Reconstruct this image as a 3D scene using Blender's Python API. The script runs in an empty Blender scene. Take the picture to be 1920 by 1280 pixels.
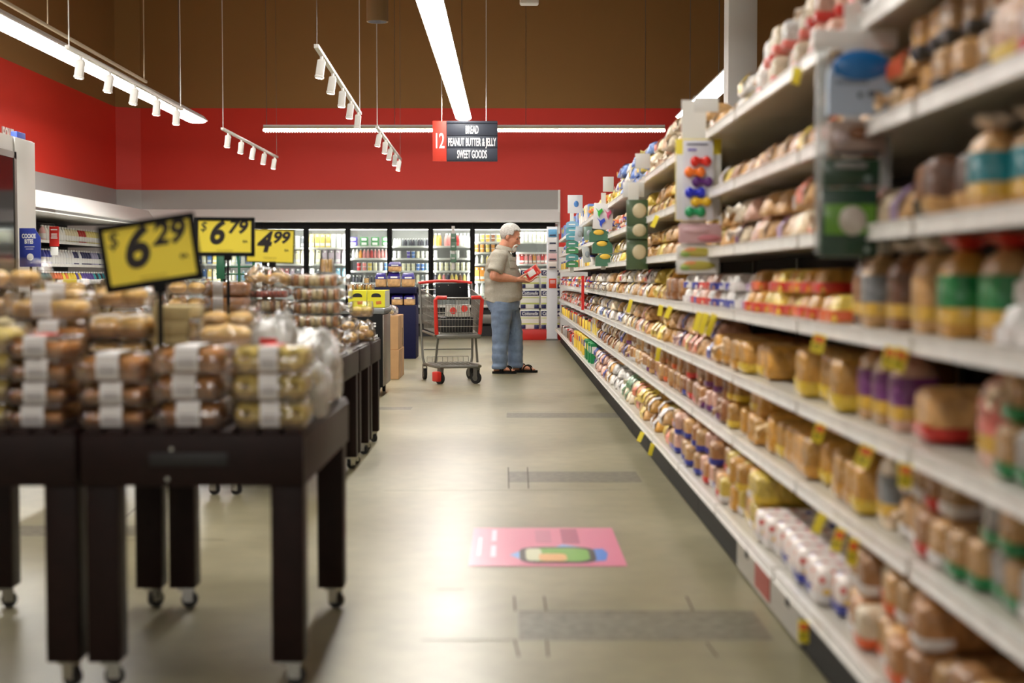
import bpy, bmesh, math, random
from mathutils import Vector, Matrix, Euler, noise
R = random.Random(12)
rad = math.radians
C = bpy.context.scene.collection
scene = bpy.context.scene

# ------------------------------------------------------------------ camera
F = 2667.0
CAMZ = 1.12
cd = bpy.data.cameras.new('camera'); cam = bpy.data.objects.new('camera', cd); C.objects.link(cam)
cd.lens = 50.0; cd.sensor_width = 36.0; cd.clip_start = 0.05; cd.clip_end = 200
PITCH = math.atan(120 / F); YAW = math.atan(5 / F)
cam.location = (0, 0, CAMZ)
cam.rotation_euler = (math.pi / 2 - PITCH, 0, -YAW)
cd.dof.use_dof = True; cd.dof.focus_distance = 16.4; cd.dof.aperture_fstop = 2.0
scene.camera = cam
_m = Euler((math.pi / 2 - PITCH, 0, -YAW)).to_matrix()
_r, _u, _f = _m @ Vector((1, 0, 0)), _m @ Vector((0, 1, 0)), _m @ Vector((0, 0, -1))
def at(px, py, Y):
    """world point seen at photo pixel (px,py) at distance Y along the aisle"""
    d = _f * F + _r * (px - 960) - _u * (py - 640)
    t = Y / d.y
    return Vector((d.x * t, Y, CAMZ + d.z * t))
def wx(px, Y): return (px - 955) / F * Y
def wz(py, Y): return CAMZ + (520 - py) / F * Y

# ------------------------------------------------------------------ materials
def lin(c):
    out = []
    for v in c:
        v /= 255.0
        out.append(v / 12.92 if v <= 0.04045 else ((v + 0.055) / 1.055) ** 2.4)
    return (*out, 1.0)
MATS = {}
def mat(name, col=(200, 200, 200), rough=0.5, metal=0.0, coat=0.0, noise_amt=0.0, noise_scale=8.0, bump=0.0,
        bump_scale=20.0, emit=None, emit_s=0.0, objcol=False, spec=0.5, coat_rough=0.1):
    if name in MATS: return MATS[name]
    m = bpy.data.materials.new(name); m.use_nodes = True
    nt = m.node_tree; b = nt.nodes['Principled BSDF']
    b.inputs['Roughness'].default_value = rough
    b.inputs['Metallic'].default_value = metal
    b.inputs['Coat Weight'].default_value = coat
    b.inputs['Coat Roughness'].default_value = coat_rough
    b.inputs['Specular IOR Level'].default_value = spec
    src = None
    if objcol:
        oi = nt.nodes.new('ShaderNodeObjectInfo'); src = oi.outputs['Color']
    else:
        b.inputs['Base Color'].default_value = lin(col)
    if noise_amt > 0 or bump > 0:
        tc = nt.nodes.new('ShaderNodeTexCoord')
    if noise_amt > 0:
        n = nt.nodes.new('ShaderNodeTexNoise'); n.inputs['Scale'].default_value = noise_scale
        n.inputs['Detail'].default_value = 4
        nt.links.new(tc.outputs['Object'], n.inputs['Vector'])
        mx = nt.nodes.new('ShaderNodeMix'); mx.data_type = 'RGBA'; mx.blend_type = 'MULTIPLY'
        mx.inputs['Factor'].default_value = 1.0
        rr = nt.nodes.new('ShaderNodeMapRange')
        rr.inputs['From Min'].default_value = 0.3; rr.inputs['From Max'].default_value = 0.7
        rr.inputs['To Min'].default_value = 1 - noise_amt; rr.inputs['To Max'].default_value = 1 + noise_amt * 0.4
        nt.links.new(n.outputs['Fac'], rr.inputs['Value'])
        if src is None:
            mx.inputs['A'].default_value = lin(col)
        else:
            nt.links.new(src, mx.inputs['A'])
        nt.links.new(rr.outputs['Result'], mx.inputs['B'])
        src = mx.outputs['Result']
    if src is not None:
        nt.links.new(src, b.inputs['Base Color'])
    if bump > 0:
        n2 = nt.nodes.new('ShaderNodeTexNoise'); n2.inputs['Scale'].default_value = bump_scale
        n2.inputs['Detail'].default_value = 3
        nt.links.new(tc.outputs['Object'], n2.inputs['Vector'])
        bp = nt.nodes.new('ShaderNodeBump'); bp.inputs['Strength'].default_value = bump
        bp.inputs['Distance'].default_value = 0.02
        nt.links.new(n2.outputs['Fac'], bp.inputs['Height'])
        nt.links.new(bp.outputs['Normal'], b.inputs['Normal'])
        if coat > 0: nt.links.new(bp.outputs['Normal'], b.inputs['Coat Normal'])
    if emit:
        b.inputs['Emission Color'].default_value = lin(emit)
        b.inputs['Emission Strength'].default_value = emit_s
    MATS[name] = m
    return m
def clear_mat(name, tint=(245, 245, 245), base=0.04, gloss_rough=0.08, bump=0.0, bump_scale=30, body=0.0, body_col=(235, 235, 235)):
    if name in MATS: return MATS[name]
    m = bpy.data.materials.new(name); m.use_nodes = True
    nt = m.node_tree; nt.nodes.remove(nt.nodes['Principled BSDF'])
    out = nt.nodes['Material Output']
    tr = nt.nodes.new('ShaderNodeBsdfTransparent'); tr.inputs['Color'].default_value = lin(tint)
    gl = nt.nodes.new('ShaderNodeBsdfGlossy'); gl.inputs['Roughness'].default_value = gloss_rough
    fr = nt.nodes.new('ShaderNodeFresnel'); fr.inputs['IOR'].default_value = 1.45
    ad = nt.nodes.new('ShaderNodeMath'); ad.operation = 'ADD'; ad.inputs[1].default_value = base; ad.use_clamp = True
    nt.links.new(fr.outputs['Fac'], ad.inputs[0])
    mx = nt.nodes.new('ShaderNodeMixShader')
    nt.links.new(ad.outputs[0], mx.inputs[0])
    first = tr
    if body > 0:
        df = nt.nodes.new('ShaderNodeBsdfDiffuse'); df.inputs['Color'].default_value = lin(body_col)
        tl = nt.nodes.new('ShaderNodeBsdfTranslucent'); tl.inputs['Color'].default_value = lin(body_col)
        m0 = nt.nodes.new('ShaderNodeMixShader'); m0.inputs[0].default_value = 0.35
        nt.links.new(df.outputs[0], m0.inputs[1]); nt.links.new(tl.outputs[0], m0.inputs[2])
        m1 = nt.nodes.new('ShaderNodeMixShader'); m1.inputs[0].default_value = body
        nt.links.new(tr.outputs[0], m1.inputs[1]); nt.links.new(m0.outputs[0], m1.inputs[2]); first = m1
    nt.links.new(first.outputs[0], mx.inputs[1]); nt.links.new(gl.outputs[0], mx.inputs[2])
    if bump > 0:
        tc = nt.nodes.new('ShaderNodeTexCoord'); n2 = nt.nodes.new('ShaderNodeTexNoise')
        n2.inputs['Scale'].default_value = bump_scale; nt.links.new(tc.outputs['Object'], n2.inputs['Vector'])
        bp = nt.nodes.new('ShaderNodeBump'); bp.inputs['Strength'].default_value = bump; bp.inputs['Distance'].default_value = 0.02
        nt.links.new(n2.outputs['Fac'], bp.inputs['Height'])
        nt.links.new(bp.outputs['Normal'], gl.inputs['Normal']); nt.links.new(bp.outputs['Normal'], fr.inputs['Normal'])
    nt.links.new(mx.outputs[0], out.inputs['Surface'])
    MATS[name] = m
    return m

red_m = mat('red_paint', (222, 50, 34), 0.55)
brown_m = mat('brown_paint', (152, 112, 62), 0.8)
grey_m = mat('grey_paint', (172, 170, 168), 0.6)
white_m = mat('white_paint', (242, 242, 240), 0.5)
offwhite_m = mat('offwhite_plastic', (225, 224, 220), 0.4)
black_m = mat('black_metal', (11, 11, 12), 0.55, spec=0.2)
dark_m = mat('dark_plastic', (24, 24, 26), 0.5)
rubber_m = mat('rubber', (22, 22, 23), 0.6)
chrome_m = mat('chrome', (190, 190, 188), 0.25, metal=1.0)
steel_m = mat('steel_wire', (150, 148, 142), 0.35, metal=0.9)
greymetal_m = mat('grey_coated_metal', (120, 118, 112), 0.35, metal=0.5)
shelf_m = mat('shelf_enamel', (182, 177, 165), 0.35)
rail_m = mat('price_rail_plastic', (228, 226, 222), 0.3, noise_amt=0.12, noise_scale=14)
backpanel_m = mat('brown_backboard', (46, 34, 27), 0.7)
wood_m = mat('dark_stained_wood', (30, 12, 10), 0.45, spec=0.22, noise_amt=0.25, noise_scale=18, bump=0.08, bump_scale=40)
dimfill_m = mat('dim_fill_diffuser', (255, 255, 255), 0.4, emit=(255, 251, 243), emit_s=3.5)  # weaker emitter of the unseen fill strips
midfill_m = mat('mid_fill_diffuser', (255, 255, 255), 0.4, emit=(255, 251, 243), emit_s=9.5)  # stronger emitter of the unseen fill strips behind the viewer
lamp_m = mat('lamp_diffuser', (255, 255, 255), 0.4, emit=(255, 251, 243), emit_s=15.0)
caselamp_m = mat('case_lamp', (255, 255, 255), 0.4, emit=(255, 250, 238), emit_s=14.0)
spot_m = mat('spot_lens', (255, 255, 255), 0.4, emit=(255, 244, 225), emit_s=6.0)
glass_m = clear_mat('cooler_glass', (240, 244, 243), 0.02, 0.01)
clear_m = clear_mat('clear_plastic', (250, 250, 250), 0.05, 0.1, bump=0.25, bump_scale=24)
crinkle_m = clear_mat('crinkled_clear_bag', (253, 252, 250), 0.1, 0.12, bump=0.9, bump_scale=38, body=0.04)
whitebag_m = clear_mat('milky_bag', (248, 248, 246), 0.1, 0.2, bump=0.9, bump_scale=26, body=0.55, body_col=(238, 236, 228))
paper_m = mat('paper_label', (226, 224, 222), 0.6)
paperred_m = mat('red_print', (214, 40, 34), 0.55)
yellow_m = mat('yellow_card', (246, 226, 74), 0.5)
ink_m = mat('black_ink', (34, 30, 30), 0.6)
bag_m = mat('bagged_bread', objcol=True, rough=0.45, coat=0.6, noise_amt=0.42, noise_scale=18, bump=0.85, bump_scale=30, coat_rough=0.12)
label_m = mat('printed_film', objcol=True, rough=0.3, coat=0.5, noise_amt=0.18, noise_scale=30, bump=0.6, bump_scale=24)
flat_m = mat('printed_card', objcol=True, rough=0.5)
tail_m = mat('bag_tail', objcol=True, rough=0.45, coat=0.3, bump=0.8, bump_scale=40)
def crust(name, col, col2, bump=0.3): return mat(name, col, 0.5, noise_amt=0.35, noise_scale=22, bump=bump, bump_scale=40)
golden_m = crust('golden_crust', (246, 202, 122), 0)
brownc_m = crust('brown_crust', (210, 144, 76), 0)
yellowc_m = crust('yellow_crumb', (242, 216, 122), 0)
creamc_m = crust('cream_crumb', (236, 218, 166), 0)
icing_m = mat('white_icing', (245, 240, 230), 0.3, coat=0.4)
pinkc_m = crust('pink_cake', (196, 104, 90), 0)
tanbox_m = mat('tan_carton', (196, 176, 122), 0.6)
cardboard_m = mat('cardboard', (192, 150, 104), 0.75, noise_amt=0.12, noise_scale=6)
navy_m = mat('navy_board', (10, 13, 54), 0.6, spec=0.25)

# polished concrete
def floor_mat():
    m = bpy.data.materials.new('polished_concrete'); m.use_nodes = True
    nt = m.node_tree; b = nt.nodes['Principled BSDF']
    tc = nt.nodes.new('ShaderNodeTexCoord')
    n1 = nt.nodes.new('ShaderNodeTexNoise'); n1.inputs['Scale'].default_value = 0.9; n1.inputs['Detail'].default_value = 2
    n2 = nt.nodes.new('ShaderNodeTexNoise'); n2.inputs['Scale'].default_value = 9; n2.inputs['Detail'].default_value = 3
    nt.links.new(tc.outputs['Object'], n1.inputs['Vector']); nt.links.new(tc.outputs['Object'], n2.inputs['Vector'])
    r1 = nt.nodes.new('ShaderNodeValToRGB')
    r1.color_ramp.elements[0].position = 0.3; r1.color_ramp.elements[0].color = lin((118, 112, 86))
    r1.color_ramp.elements[1].position = 0.72; r1.color_ramp.elements[1].color = lin((152, 145, 117))
    nt.links.new(n1.outputs['Fac'], r1.inputs['Fac'])
    mx = nt.nodes.new('ShaderNodeMix'); mx.data_type = 'RGBA'; mx.blend_type = 'MULTIPLY'; mx.inputs['Factor'].default_value = 1
    rr = nt.nodes.new('ShaderNodeMapRange'); rr.inputs['From Min'].default_value = 0.3; rr.inputs['From Max'].default_value = 0.7
    rr.inputs['To Min'].default_value = 0.86; rr.inputs['To Max'].default_value = 1.05
    nt.links.new(n2.outputs['Fac'], rr.inputs['Value'])
    nt.links.new(r1.outputs['Color'], mx.inputs['A']); nt.links.new(rr.outputs['Result'], mx.inputs['B'])
    nt.links.new(mx.outputs['Result'], b.inputs['Base Color'])
    rr2 = nt.nodes.new('ShaderNodeMapRange'); rr2.inputs['To Min'].default_value = 0.26; rr2.inputs['To Max'].default_value = 0.42
    nt.links.new(n1.outputs['Fac'], rr2.inputs['Value']); nt.links.new(rr2.outputs['Result'], b.inputs['Roughness'])
    b.inputs['Specular IOR Level'].default_value = 0.6
    bp = nt.nodes.new('ShaderNodeBump'); bp.inputs['Strength'].default_value = 0.03; bp.inputs['Distance'].default_value = 0.02
    n3 = nt.nodes.new('ShaderNodeTexNoise'); n3.inputs['Scale'].default_value = 3.0
    nt.links.new(tc.outputs['Object'], n3.inputs['Vector'])
    nt.links.new(n3.outputs['Fac'], bp.inputs['Height']); nt.links.new(bp.outputs['Normal'], b.inputs['Normal'])
    return m
floor_m = floor_mat()
patch_m = mat('patch_concrete', (112, 107, 90), 0.4, noise_amt=0.5, noise_scale=26)
crack_m = mat('saw_cut', (70, 64, 54), 0.7)
# white bag film printed with coloured dots
def dots_mat():
    m = bpy.data.materials.new('dotted_film'); m.use_nodes = True
    nt = m.node_tree; b = nt.nodes['Principled BSDF']
    tc = nt.nodes.new('ShaderNodeTexCoord'); v = nt.nodes.new('ShaderNodeTexVoronoi'); v.inputs['Scale'].default_value = 34
    nt.links.new(tc.outputs['Object'], v.inputs['Vector'])
    rp = nt.nodes.new('ShaderNodeValToRGB'); rp.color_ramp.interpolation = 'CONSTANT'
    els = rp.color_ramp.elements
    els[0].color = lin((200, 40, 40)); els[0].position = 0
    els[1].color = lin((40, 60, 170)); els[1].position = 0.35
    e = els.new(0.6); e.color = lin((232, 190, 60)); e = els.new(0.8); e.color = lin((225, 120, 80))
    sp = nt.nodes.new('ShaderNodeSeparateColor'); nt.links.new(v.outputs['Color'], sp.inputs[0]); nt.links.new(sp.outputs[0], rp.inputs['Fac'])
    lt = nt.nodes.new('ShaderNodeMath'); lt.operation = 'LESS_THAN'; lt.inputs[1].default_value = 0.36
    nt.links.new(v.outputs['Distance'], lt.inputs[0])
    mx = nt.nodes.new('ShaderNodeMix'); mx.data_type = 'RGBA'
    mx.inputs['A'].default_value = lin((224, 214, 208)); nt.links.new(lt.outputs[0], mx.inputs['Factor']); nt.links.new(rp.outputs['Color'], mx.inputs['B'])
    nt.links.new(mx.outputs['Result'], b.inputs['Base Color'])
    b.inputs['Roughness'].default_value = 0.35; b.inputs['Coat Weight'].default_value = 0.6
    return m
dots_m = dots_mat()

# ------------------------------------------------------------------ mesh builder
class MB:
    def __init__(s): s.v = []; s.f = []; s.m = []
    def _add(s, vs, fs, mi=0, M=None):
        o = len(s.v)
        for p in vs:
            p = Vector(p)
            if M is not None: p = M @ p
            s.v.append(p)
        for q in fs:
            s.f.append([i + o for i in q]); s.m.append(mi)
    def box(s, x0, x1, y0, y1, z0, z1, mi=0, M=None):
        vs = [(x0, y0, z0), (x1, y0, z0), (x1, y1, z0), (x0, y1, z0), (x0, y0, z1), (x1, y0, z1), (x1, y1, z1), (x0, y1, z1)]
        s._add(vs, [(0, 3, 2, 1), (4, 5, 6, 7), (0, 1, 5, 4), (1, 2, 6, 5), (2, 3, 7, 6), (3, 0, 4, 7)], mi, M); return s
    def rbox(s, x0, x1, y0, y1, z0, z1, r=0.01, mi=0, M=None, seg=2):
        bm = bmesh.new(); bmesh.ops.create_cube(bm, size=1)
        for v in bm.verts:
            v.co = Vector(((x0 + x1) / 2 + v.co.x * (x1 - x0), (y0 + y1) / 2 + v.co.y * (y1 - y0), (z0 + z1) / 2 + v.co.z * (z1 - z0)))
        bmesh.ops.bevel(bm, geom=bm.edges[:], offset=r, segments=seg, affect='EDGES', profile=0.5)
        bm.verts.index_update()
        s._add([v.co.copy() for v in bm.verts], [[v.index for v in f.verts] for f in bm.faces], mi, M); bm.free(); return s
    def quad(s, a, b, c, d, mi=0, M=None): s._add([a, b, c, d], [(0, 1, 2, 3)], mi, M); return s
    def loft(s, rings, mi=0, cap0=True, cap1=True, M=None, closed=True):
        n = len(rings[0]); vs = [p for r in rings for p in r]; fs = []
        for i in range(len(rings) - 1):
            for j in range(n if closed else n - 1):
                k = (j + 1) % n
                fs.append((i * n + j, i * n + k, (i + 1) * n + k, (i + 1) * n + j))
        if cap0: fs.append(tuple(range(n - 1, -1, -1)))
        if cap1: fs.append(tuple((len(rings) - 1) * n + j for j in range(n)))
        s._add(vs, fs, mi, M); return s
    def tube(s, pts, r, n=8, mi=0, cap=True, M=None, flat=1.0):
        pts = [Vector(p) for p in pts]; rs = r if isinstance(r, (list, tuple)) else [r] * len(pts)
        rings = []; up = None
        for i, p in enumerate(pts):
            a = pts[max(0, i - 1)]; b = pts[min(len(pts) - 1, i + 1)]
            t = (b - a).normalized()
            if up is None:
                up = Vector((0, 0, 1)) if abs(t.z) < 0.9 else Vector((0, 1, 0))
            sx = t.cross(up)
            if sx.length < 1e-4: up = Vector((1, 0, 0)); sx = t.cross(up)
            sx.normalize(); uy = sx.cross(t).normalized(); up = uy
            rings.append([p + sx * math.cos(2 * math.pi * k / n) * rs[i] + uy * math.sin(2 * math.pi * k / n) * rs[i] * flat for k in range(n)])
        s.loft(rings, mi, cap, cap, M); return s
    def cyl(s, p0, p1, r0, r1=None, n=16, mi=0, M=None):
        return s.tube([p0, p1], [r0, r0 if r1 is None else r1], n, mi, True, M)
    def lathe(s, prof, n=16, mi=0, M=None, c=(0, 0, 0), sq=None):
        rings = []
        for (r, z) in prof:
            ring = []
            for k in range(n):
                a = 2 * math.pi * k / n; ca, sa = math.cos(a), math.sin(a)
                if sq:
                    e = 2.0 / sq; ca = math.copysign(abs(ca) ** e, ca); sa = math.copysign(abs(sa) ** e, sa)
                ring.append((c[0] + r * ca, c[1] + r * sa, c[2] + z))
            rings.append(ring)
        s.loft(rings, mi, True, True, M); return s
    def ell(s, c, r, nu=14, nv=9, mi=0, M=None):
        prof = []
        rings = []
        for j in range(nv + 1):
            t = math.pi * (j + 0.02) / (nv + 0.04) - math.pi / 2
            rings.append([(c[0] + r[0] * math.cos(t) * math.cos(2 * math.pi * k / nu), c[1] + r[1] * math.cos(t) * math.sin(2 * math.pi * k / nu), c[2] + r[2] * math.sin(t)) for k in range(nu)])
        s.loft(rings, mi, True, True, M); return s
    def torus(s, c, R_, r, n=16, k=8, mi=0, M=None, sz=1.0):
        vs = []; fs = []
        for i in range(n):
            a = 2 * math.pi * i / n
            for j in range(k):
                b = 2 * math.pi * j / k
                vs.append((c[0] + (R_ + r * math.cos(b)) * math.cos(a), c[1] + (R_ + r * math.cos(b)) * math.sin(a), c[2] + r * sz * math.sin(b)))
        for i in range(n):
            for j in range(k):
                fs.append((i * k + j, ((i + 1) % n) * k + j, ((i + 1) % n) * k + (j + 1) % k, i * k + (j + 1) % k))
        s._add(vs, fs, mi, M); return s
    def prism(s, poly, h0, h1, axis='z', mi=0, M=None):
        def P(a, b, h):
            return (a, b, h) if axis == 'z' else ((a, h, b) if axis == 'y' else (h, a, b))
        s.loft([[P(a, b, h0) for a, b in poly], [P(a, b, h1) for a, b in poly]], mi, True, True, M); return s
    def mesh(s, me, mi=0, M=None):
        s._add([v.co.copy() for v in me.vertices], [list(p.vertices) for p in me.polygons], mi, M); return s
    def data(s, name, mats, smooth=True, angle=38):
        me = bpy.data.meshes.new(name)
        me.from_pydata([tuple(p) for p in s.v], [], s.f)
        if not isinstance(mats, (list, tuple)): mats = [mats]
        for m in mats: me.materials.append(m)
        me.polygons.foreach_set('material_index', s.m)
        bm = bmesh.new(); bm.from_mesh(me); bmesh.ops.recalc_face_normals(bm, faces=bm.faces[:]); bm.to_mesh(me); bm.free()
        if smooth:
            me.polygons.foreach_set('use_smooth', [True] * len(me.polygons))
            me.set_sharp_from_angle(angle=rad(angle))
        me.update()
        return me
    def build(s, name, mats, parent=None, loc=(0, 0, 0), rot=(0, 0, 0), smooth=True, angle=38, color=None):
        return link(name, s.data(name, mats, smooth, angle), parent, loc, rot, color)
def link(name, me, parent=None, loc=(0, 0, 0), rot=(0, 0, 0), color=None):
    o = bpy.data.objects.new(name, me); C.objects.link(o)
    o.location = loc; o.rotation_euler = rot
    if parent: o.parent = parent
    if color: o.color = lin(color)
    return o
LABELS = {}
def tag(o, label, cat, group=None, kind=None):
    if kind: o['kind'] = kind
    if label: o['label'] = label
    if cat: o['category'] = cat
    if group: o['group'] = group
    return o
def thing(name, label, cat, loc=(0, 0, 0), rot=(0, 0, 0), group=None):
    o = bpy.data.objects.new(name, None); C.objects.link(o)
    o.empty_display_size = 0.1
    o.location = loc; o.rotation_euler = rot
    return tag(o, label, cat, group)
def struct(o): o['kind'] = 'structure'; return o
def dup(o, parent=None):
    kids = list(o.children)
    c = o.copy(); C.objects.link(c)
    if parent: c.parent = parent
    for k in kids: dup(k, c)
    return c
ORD = ['first', 'second', 'third', 'fourth', 'fifth', 'sixth', 'seventh', 'eighth', 'ninth', 'tenth', 'eleventh', 'twelfth']
def nth(i):
    if i < len(ORD): return ORD[i]
    n = i + 1
    return '%d%s' % (n, 'th' if 10 <= n % 100 <= 20 else {1: 'st', 2: 'nd', 3: 'rd'}.get(n % 10, 'th'))
def text_data(s, size=0.1, mat_=None, shear=0.0, bold=0.0, xs=1.0, ext=0.0008, align='CENTER', space=1.0):
    cu = bpy.data.curves.new('t', 'FONT'); cu.body = s; cu.size = size; cu.shear = shear; cu.offset = bold
    cu.extrude = ext; cu.align_x = align; cu.align_y = 'CENTER'; cu.space_character = space; cu.resolution_u = 4
    ob = bpy.data.objects.new('t', cu); C.objects.link(ob)
    dg = bpy.context.evaluated_depsgraph_get(); dg.update()
    me = bpy.data.meshes.new_from_object(ob.evaluated_get(dg))
    bpy.data.objects.remove(ob); bpy.data.curves.remove(cu)
    # lie in XZ, facing -Y
    for v in me.vertices:
        v.co = Vector((v.co.x * xs, -v.co.z, v.co.y))
    me.materials.clear(); me.materials.append(mat_ or ink_m)
    return me
def remesh(mb, voxel, it=4, fac=0.5):
    me = mb.data('tmp', [white_m], False)
    ob = bpy.data.objects.new('tmp', me); C.objects.link(ob)
    a = ob.modifiers.new('r', 'REMESH'); a.mode = 'VOXEL'; a.voxel_size = voxel
    b = ob.modifiers.new('s', 'SMOOTH'); b.iterations = it; b.factor = fac
    dg = bpy.context.evaluated_depsgraph_get(); dg.update()
    out = bpy.data.meshes.new_from_object(ob.evaluated_get(dg))
    bpy.data.objects.remove(ob); bpy.data.meshes.remove(me)
    out.materials.clear()
    out.polygons.foreach_set('use_smooth', [True] * len(out.polygons))
    return out
# ================================================================== SETTING
mb = MB()
mb.quad((-10, -16, 0), (12, -16, 0), (12, 29, 0), (-10, 29, 0), 0)
def fpatch(px0, py0, px1, py1):
    a = floor_at(px0, py0); c = floor_at(px1, py1)
    return min(a.x, c.x), max(a.x, c.x), min(a.y, c.y), max(a.y, c.y)
def floor_at(px, py):
    d = _f * F + _r * (px - 960) - _u * (py - 640)
    t = -CAMZ / d.z
    return Vector((d.x * t, d.y * t, 0))
def strip(x0, x1, y0, y1, mi, z=0.0006):
    mb.quad((x0, y0, z), (x1, y0, z), (x1, y1, z), (x0, y1, z), mi)
for (a, b, c_, d_) in ((972, 1146, 1452, 1200), (953, 884, 1205, 904), (950, 774, 1180, 783), (712, 763, 770, 768), (30, 985, 250, 1005)):
    x0, x1, y0, y1 = fpatch(a, b, c_, d_)
    strip(x0, x1, y0, y1, 1)
def cut(a, b, wd=0.006):
    p = floor_at(*a); q = floor_at(*b); d = (q - p).normalized(); n = Vector((-d.y, d.x, 0)) * wd / 2
    z = Vector((0, 0, 0.0011))
    mb.quad(p - n + z, q - n + z, q + n + z, p + n + z, 2)
for a, b in (((964, 1118), (966, 1146)), ((1020, 1118), (1024, 1146)), ((965, 1200), (973, 1232)), ((1025, 1200), (1028, 1232)), ((1287, 1118), (1300, 1146)),
             ((790, 1200), (972, 1200)), ((972, 1146), (1380, 1146)), ((953, 876), (954, 916)), ((989, 876), (991, 916)), ((720, 920), (1180, 918)),
             ((230, 975), (262, 945)), ((230, 1012), (420, 1012)), ((820, 1105), (870, 1105)), ((1325, 1205), (1345, 1232)), ((948, 772), (1180, 772))):
    cut(a, b)
struct(mb.build('floor', [floor_m, patch_m, crack_m], smooth=False))

YB = 27.1; XL = -7.4; ZR0, ZR1, ZG0, ZW0 = 2.776, 4.32, 2.41, 2.16; ZC = 8.5
mb = MB()
mb.quad((-10, -16, ZC), (-10, 29, ZC), (12, 29, ZC), (12, -16, ZC), 0)
for k in range(7):     # exposed roof beams
    mb.box(-10, 12, 1 + k * 4, 1.25 + k * 4, ZC - 0.4, ZC, 0)
struct(mb.build('ceiling', [brown_m], smooth=False))

mb = MB()
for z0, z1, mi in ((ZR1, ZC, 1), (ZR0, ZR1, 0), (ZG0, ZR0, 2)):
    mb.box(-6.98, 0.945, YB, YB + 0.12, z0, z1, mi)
    mb.box(0.945, 12, YB, YB + 0.12, z0, z1, mi if mi != 2 else 0)
mb.prism([(YB - 0.02, ZG0), (YB - 0.20, ZW0 + 0.03), (YB - 0.20, ZW0), (YB + 0.12, ZW0), (YB + 0.12, ZG0)], -6.98, 0.945, 'x', 3)
mb.box(0.945, 12, YB, YB + 0.12, 1.7, ZG0, 0)
mb.box(0.945, 12, YB, YB + 0.12, 0, 1.7, 3)
mb.box(0.925, 0.965, YB - 0.06, YB, 1.95, ZR0, 3)
mb.box(-9, 0.945, YB + 0.82, YB + 0.9, 0, ZW0, 3)
struct(mb.build('wall_back', [red_m, brown_m, grey_m, white_m], smooth=False))

mb = MB()
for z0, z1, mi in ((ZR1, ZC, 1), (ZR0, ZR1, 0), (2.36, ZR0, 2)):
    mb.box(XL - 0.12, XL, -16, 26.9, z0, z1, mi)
    mb._add([(XL, 26.9, z0), (-6.98, YB, z0), (-6.98, YB + 0.1, z0), (XL - 0.12, YB + 0.1, z0), (XL, 26.9, z1), (-6.98, YB, z1), (-6.98, YB + 0.1, z1), (XL - 0.12, YB + 0.1, z1)],
            [(0, 1, 5, 4), (1, 2, 6, 5), (2, 3, 7, 6), (3, 0, 4, 7), (0, 3, 2, 1), (4, 5, 6, 7)], mi)
mb.box(-9, -8.9, -16, 28, 0, 2.5, 3)
struct(mb.build('wall_left', [red_m, brown_m, grey_m, white_m], smooth=False))
mb = MB(); mb.box(12, 12.1, -16, 29, 0, ZC, 0); struct(mb.build('wall_right', [brown_m], smooth=False))
# square white column behind the bread aisle
mb = MB(); mb.rbox(2.26, 2.56, 14.8, 15.1, 0, ZC, 0.01); struct(mb.build('trim_1', [white_m]))
# red lettering on the left wall
me = text_data('FOUE', 0.30, white_m, bold=0.006, xs=0.62, ext=0.01)
t = link('wall_lettering', me, None, (XL + 0.012, 21.08, 3.2), (0, 0, rad(90)))
tag(t, 'white capital letters on the red wall above the freezer', 'lettering')

# ------------------------------------------------------------------ lights
def strip_light(p0, p1, w, label, wires=(), group=None, h=0.09, em=None):
    p0 = Vector(p0); p1 = Vector(p1); L = (p1 - p0).length; ang = math.atan2(p1.y - p0.y, p1.x - p0.x)
    t = thing('strip_light', label, 'ceiling light', p0, (0, 0, ang), group)
    n = 10
    arc = lambda s, x: [(x, w / 2 * s * math.cos(math.pi * k / n + math.pi), -0.0 + 0.035 * s * math.sin(math.pi * k / n + math.pi)) for k in range(n + 1)]
    m = MB(); m.loft([arc(0.55, 0), arc(0.9, 0.03), arc(1, 0.1), arc(1, L - 0.1), arc(0.9, L - 0.03), arc(0.55, L)], 0)
    m.build('diffuser', em or lamp_m, t)
    m = MB()
    prof = [(-w / 2 - 0.006, 0.002), (w / 2 + 0.006, 0.002), (w / 2 + 0.006, 0.02), (w * 0.3, h), (-w * 0.3, h), (-w / 2 - 0.006, 0.02)]
    m.loft([[(0.02, a, b) for a, b in prof], [(L - 0.02, a, b) for a, b in prof]])
    m.build('housing', white_m, t)
    for d in wires:
        m = MB(); m.cyl((d, 0, h), (d, 0, ZC - p0.z), 0.006, n=6); m.build('suspension_wire', greymetal_m, t)
    return t
strip_light((-0.72, 2.6, 3.62), (-0.72, 22.6, 3.62), 0.24, 'long bright strip light running over the aisle toward the aisle sign', (11.5, 19.2))
strip_light((-5.0, 4.2, 3.62), (-5.0, 23.0, 3.62), 0.30, 'long bright strip light at far left in front of the red side wall', (9.6, 17.5))
strip_light((2.75, 17.3, 3.62), (2.75, 22.4, 3.62), 0.30, 'bright strip light half hidden behind the top of the bread shelves', (1.5, 4.5))
for nm_, X_, ya, yb in (('over the near end of the next aisle', 2.75, 1.0, 10.8), ('behind the viewer over the aisle', -0.72, -13, -1.0), ('behind the viewer at the left', -5.0, -13, -1.0), ('behind the viewer at the right', 3.4, -13, -2.0)):  # unseen strips, added to fill the front and the near right foreground
    strip_light((X_, ya, 3.62), (X_, yb, 3.62), 0.28, 'unseen fill strip light ' + nm_, (1.0, 6.0), None, 0.09, midfill_m if ('left' in nm_ or 'aisle' in nm_) and 'next' not in nm_ else dimfill_m)
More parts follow.
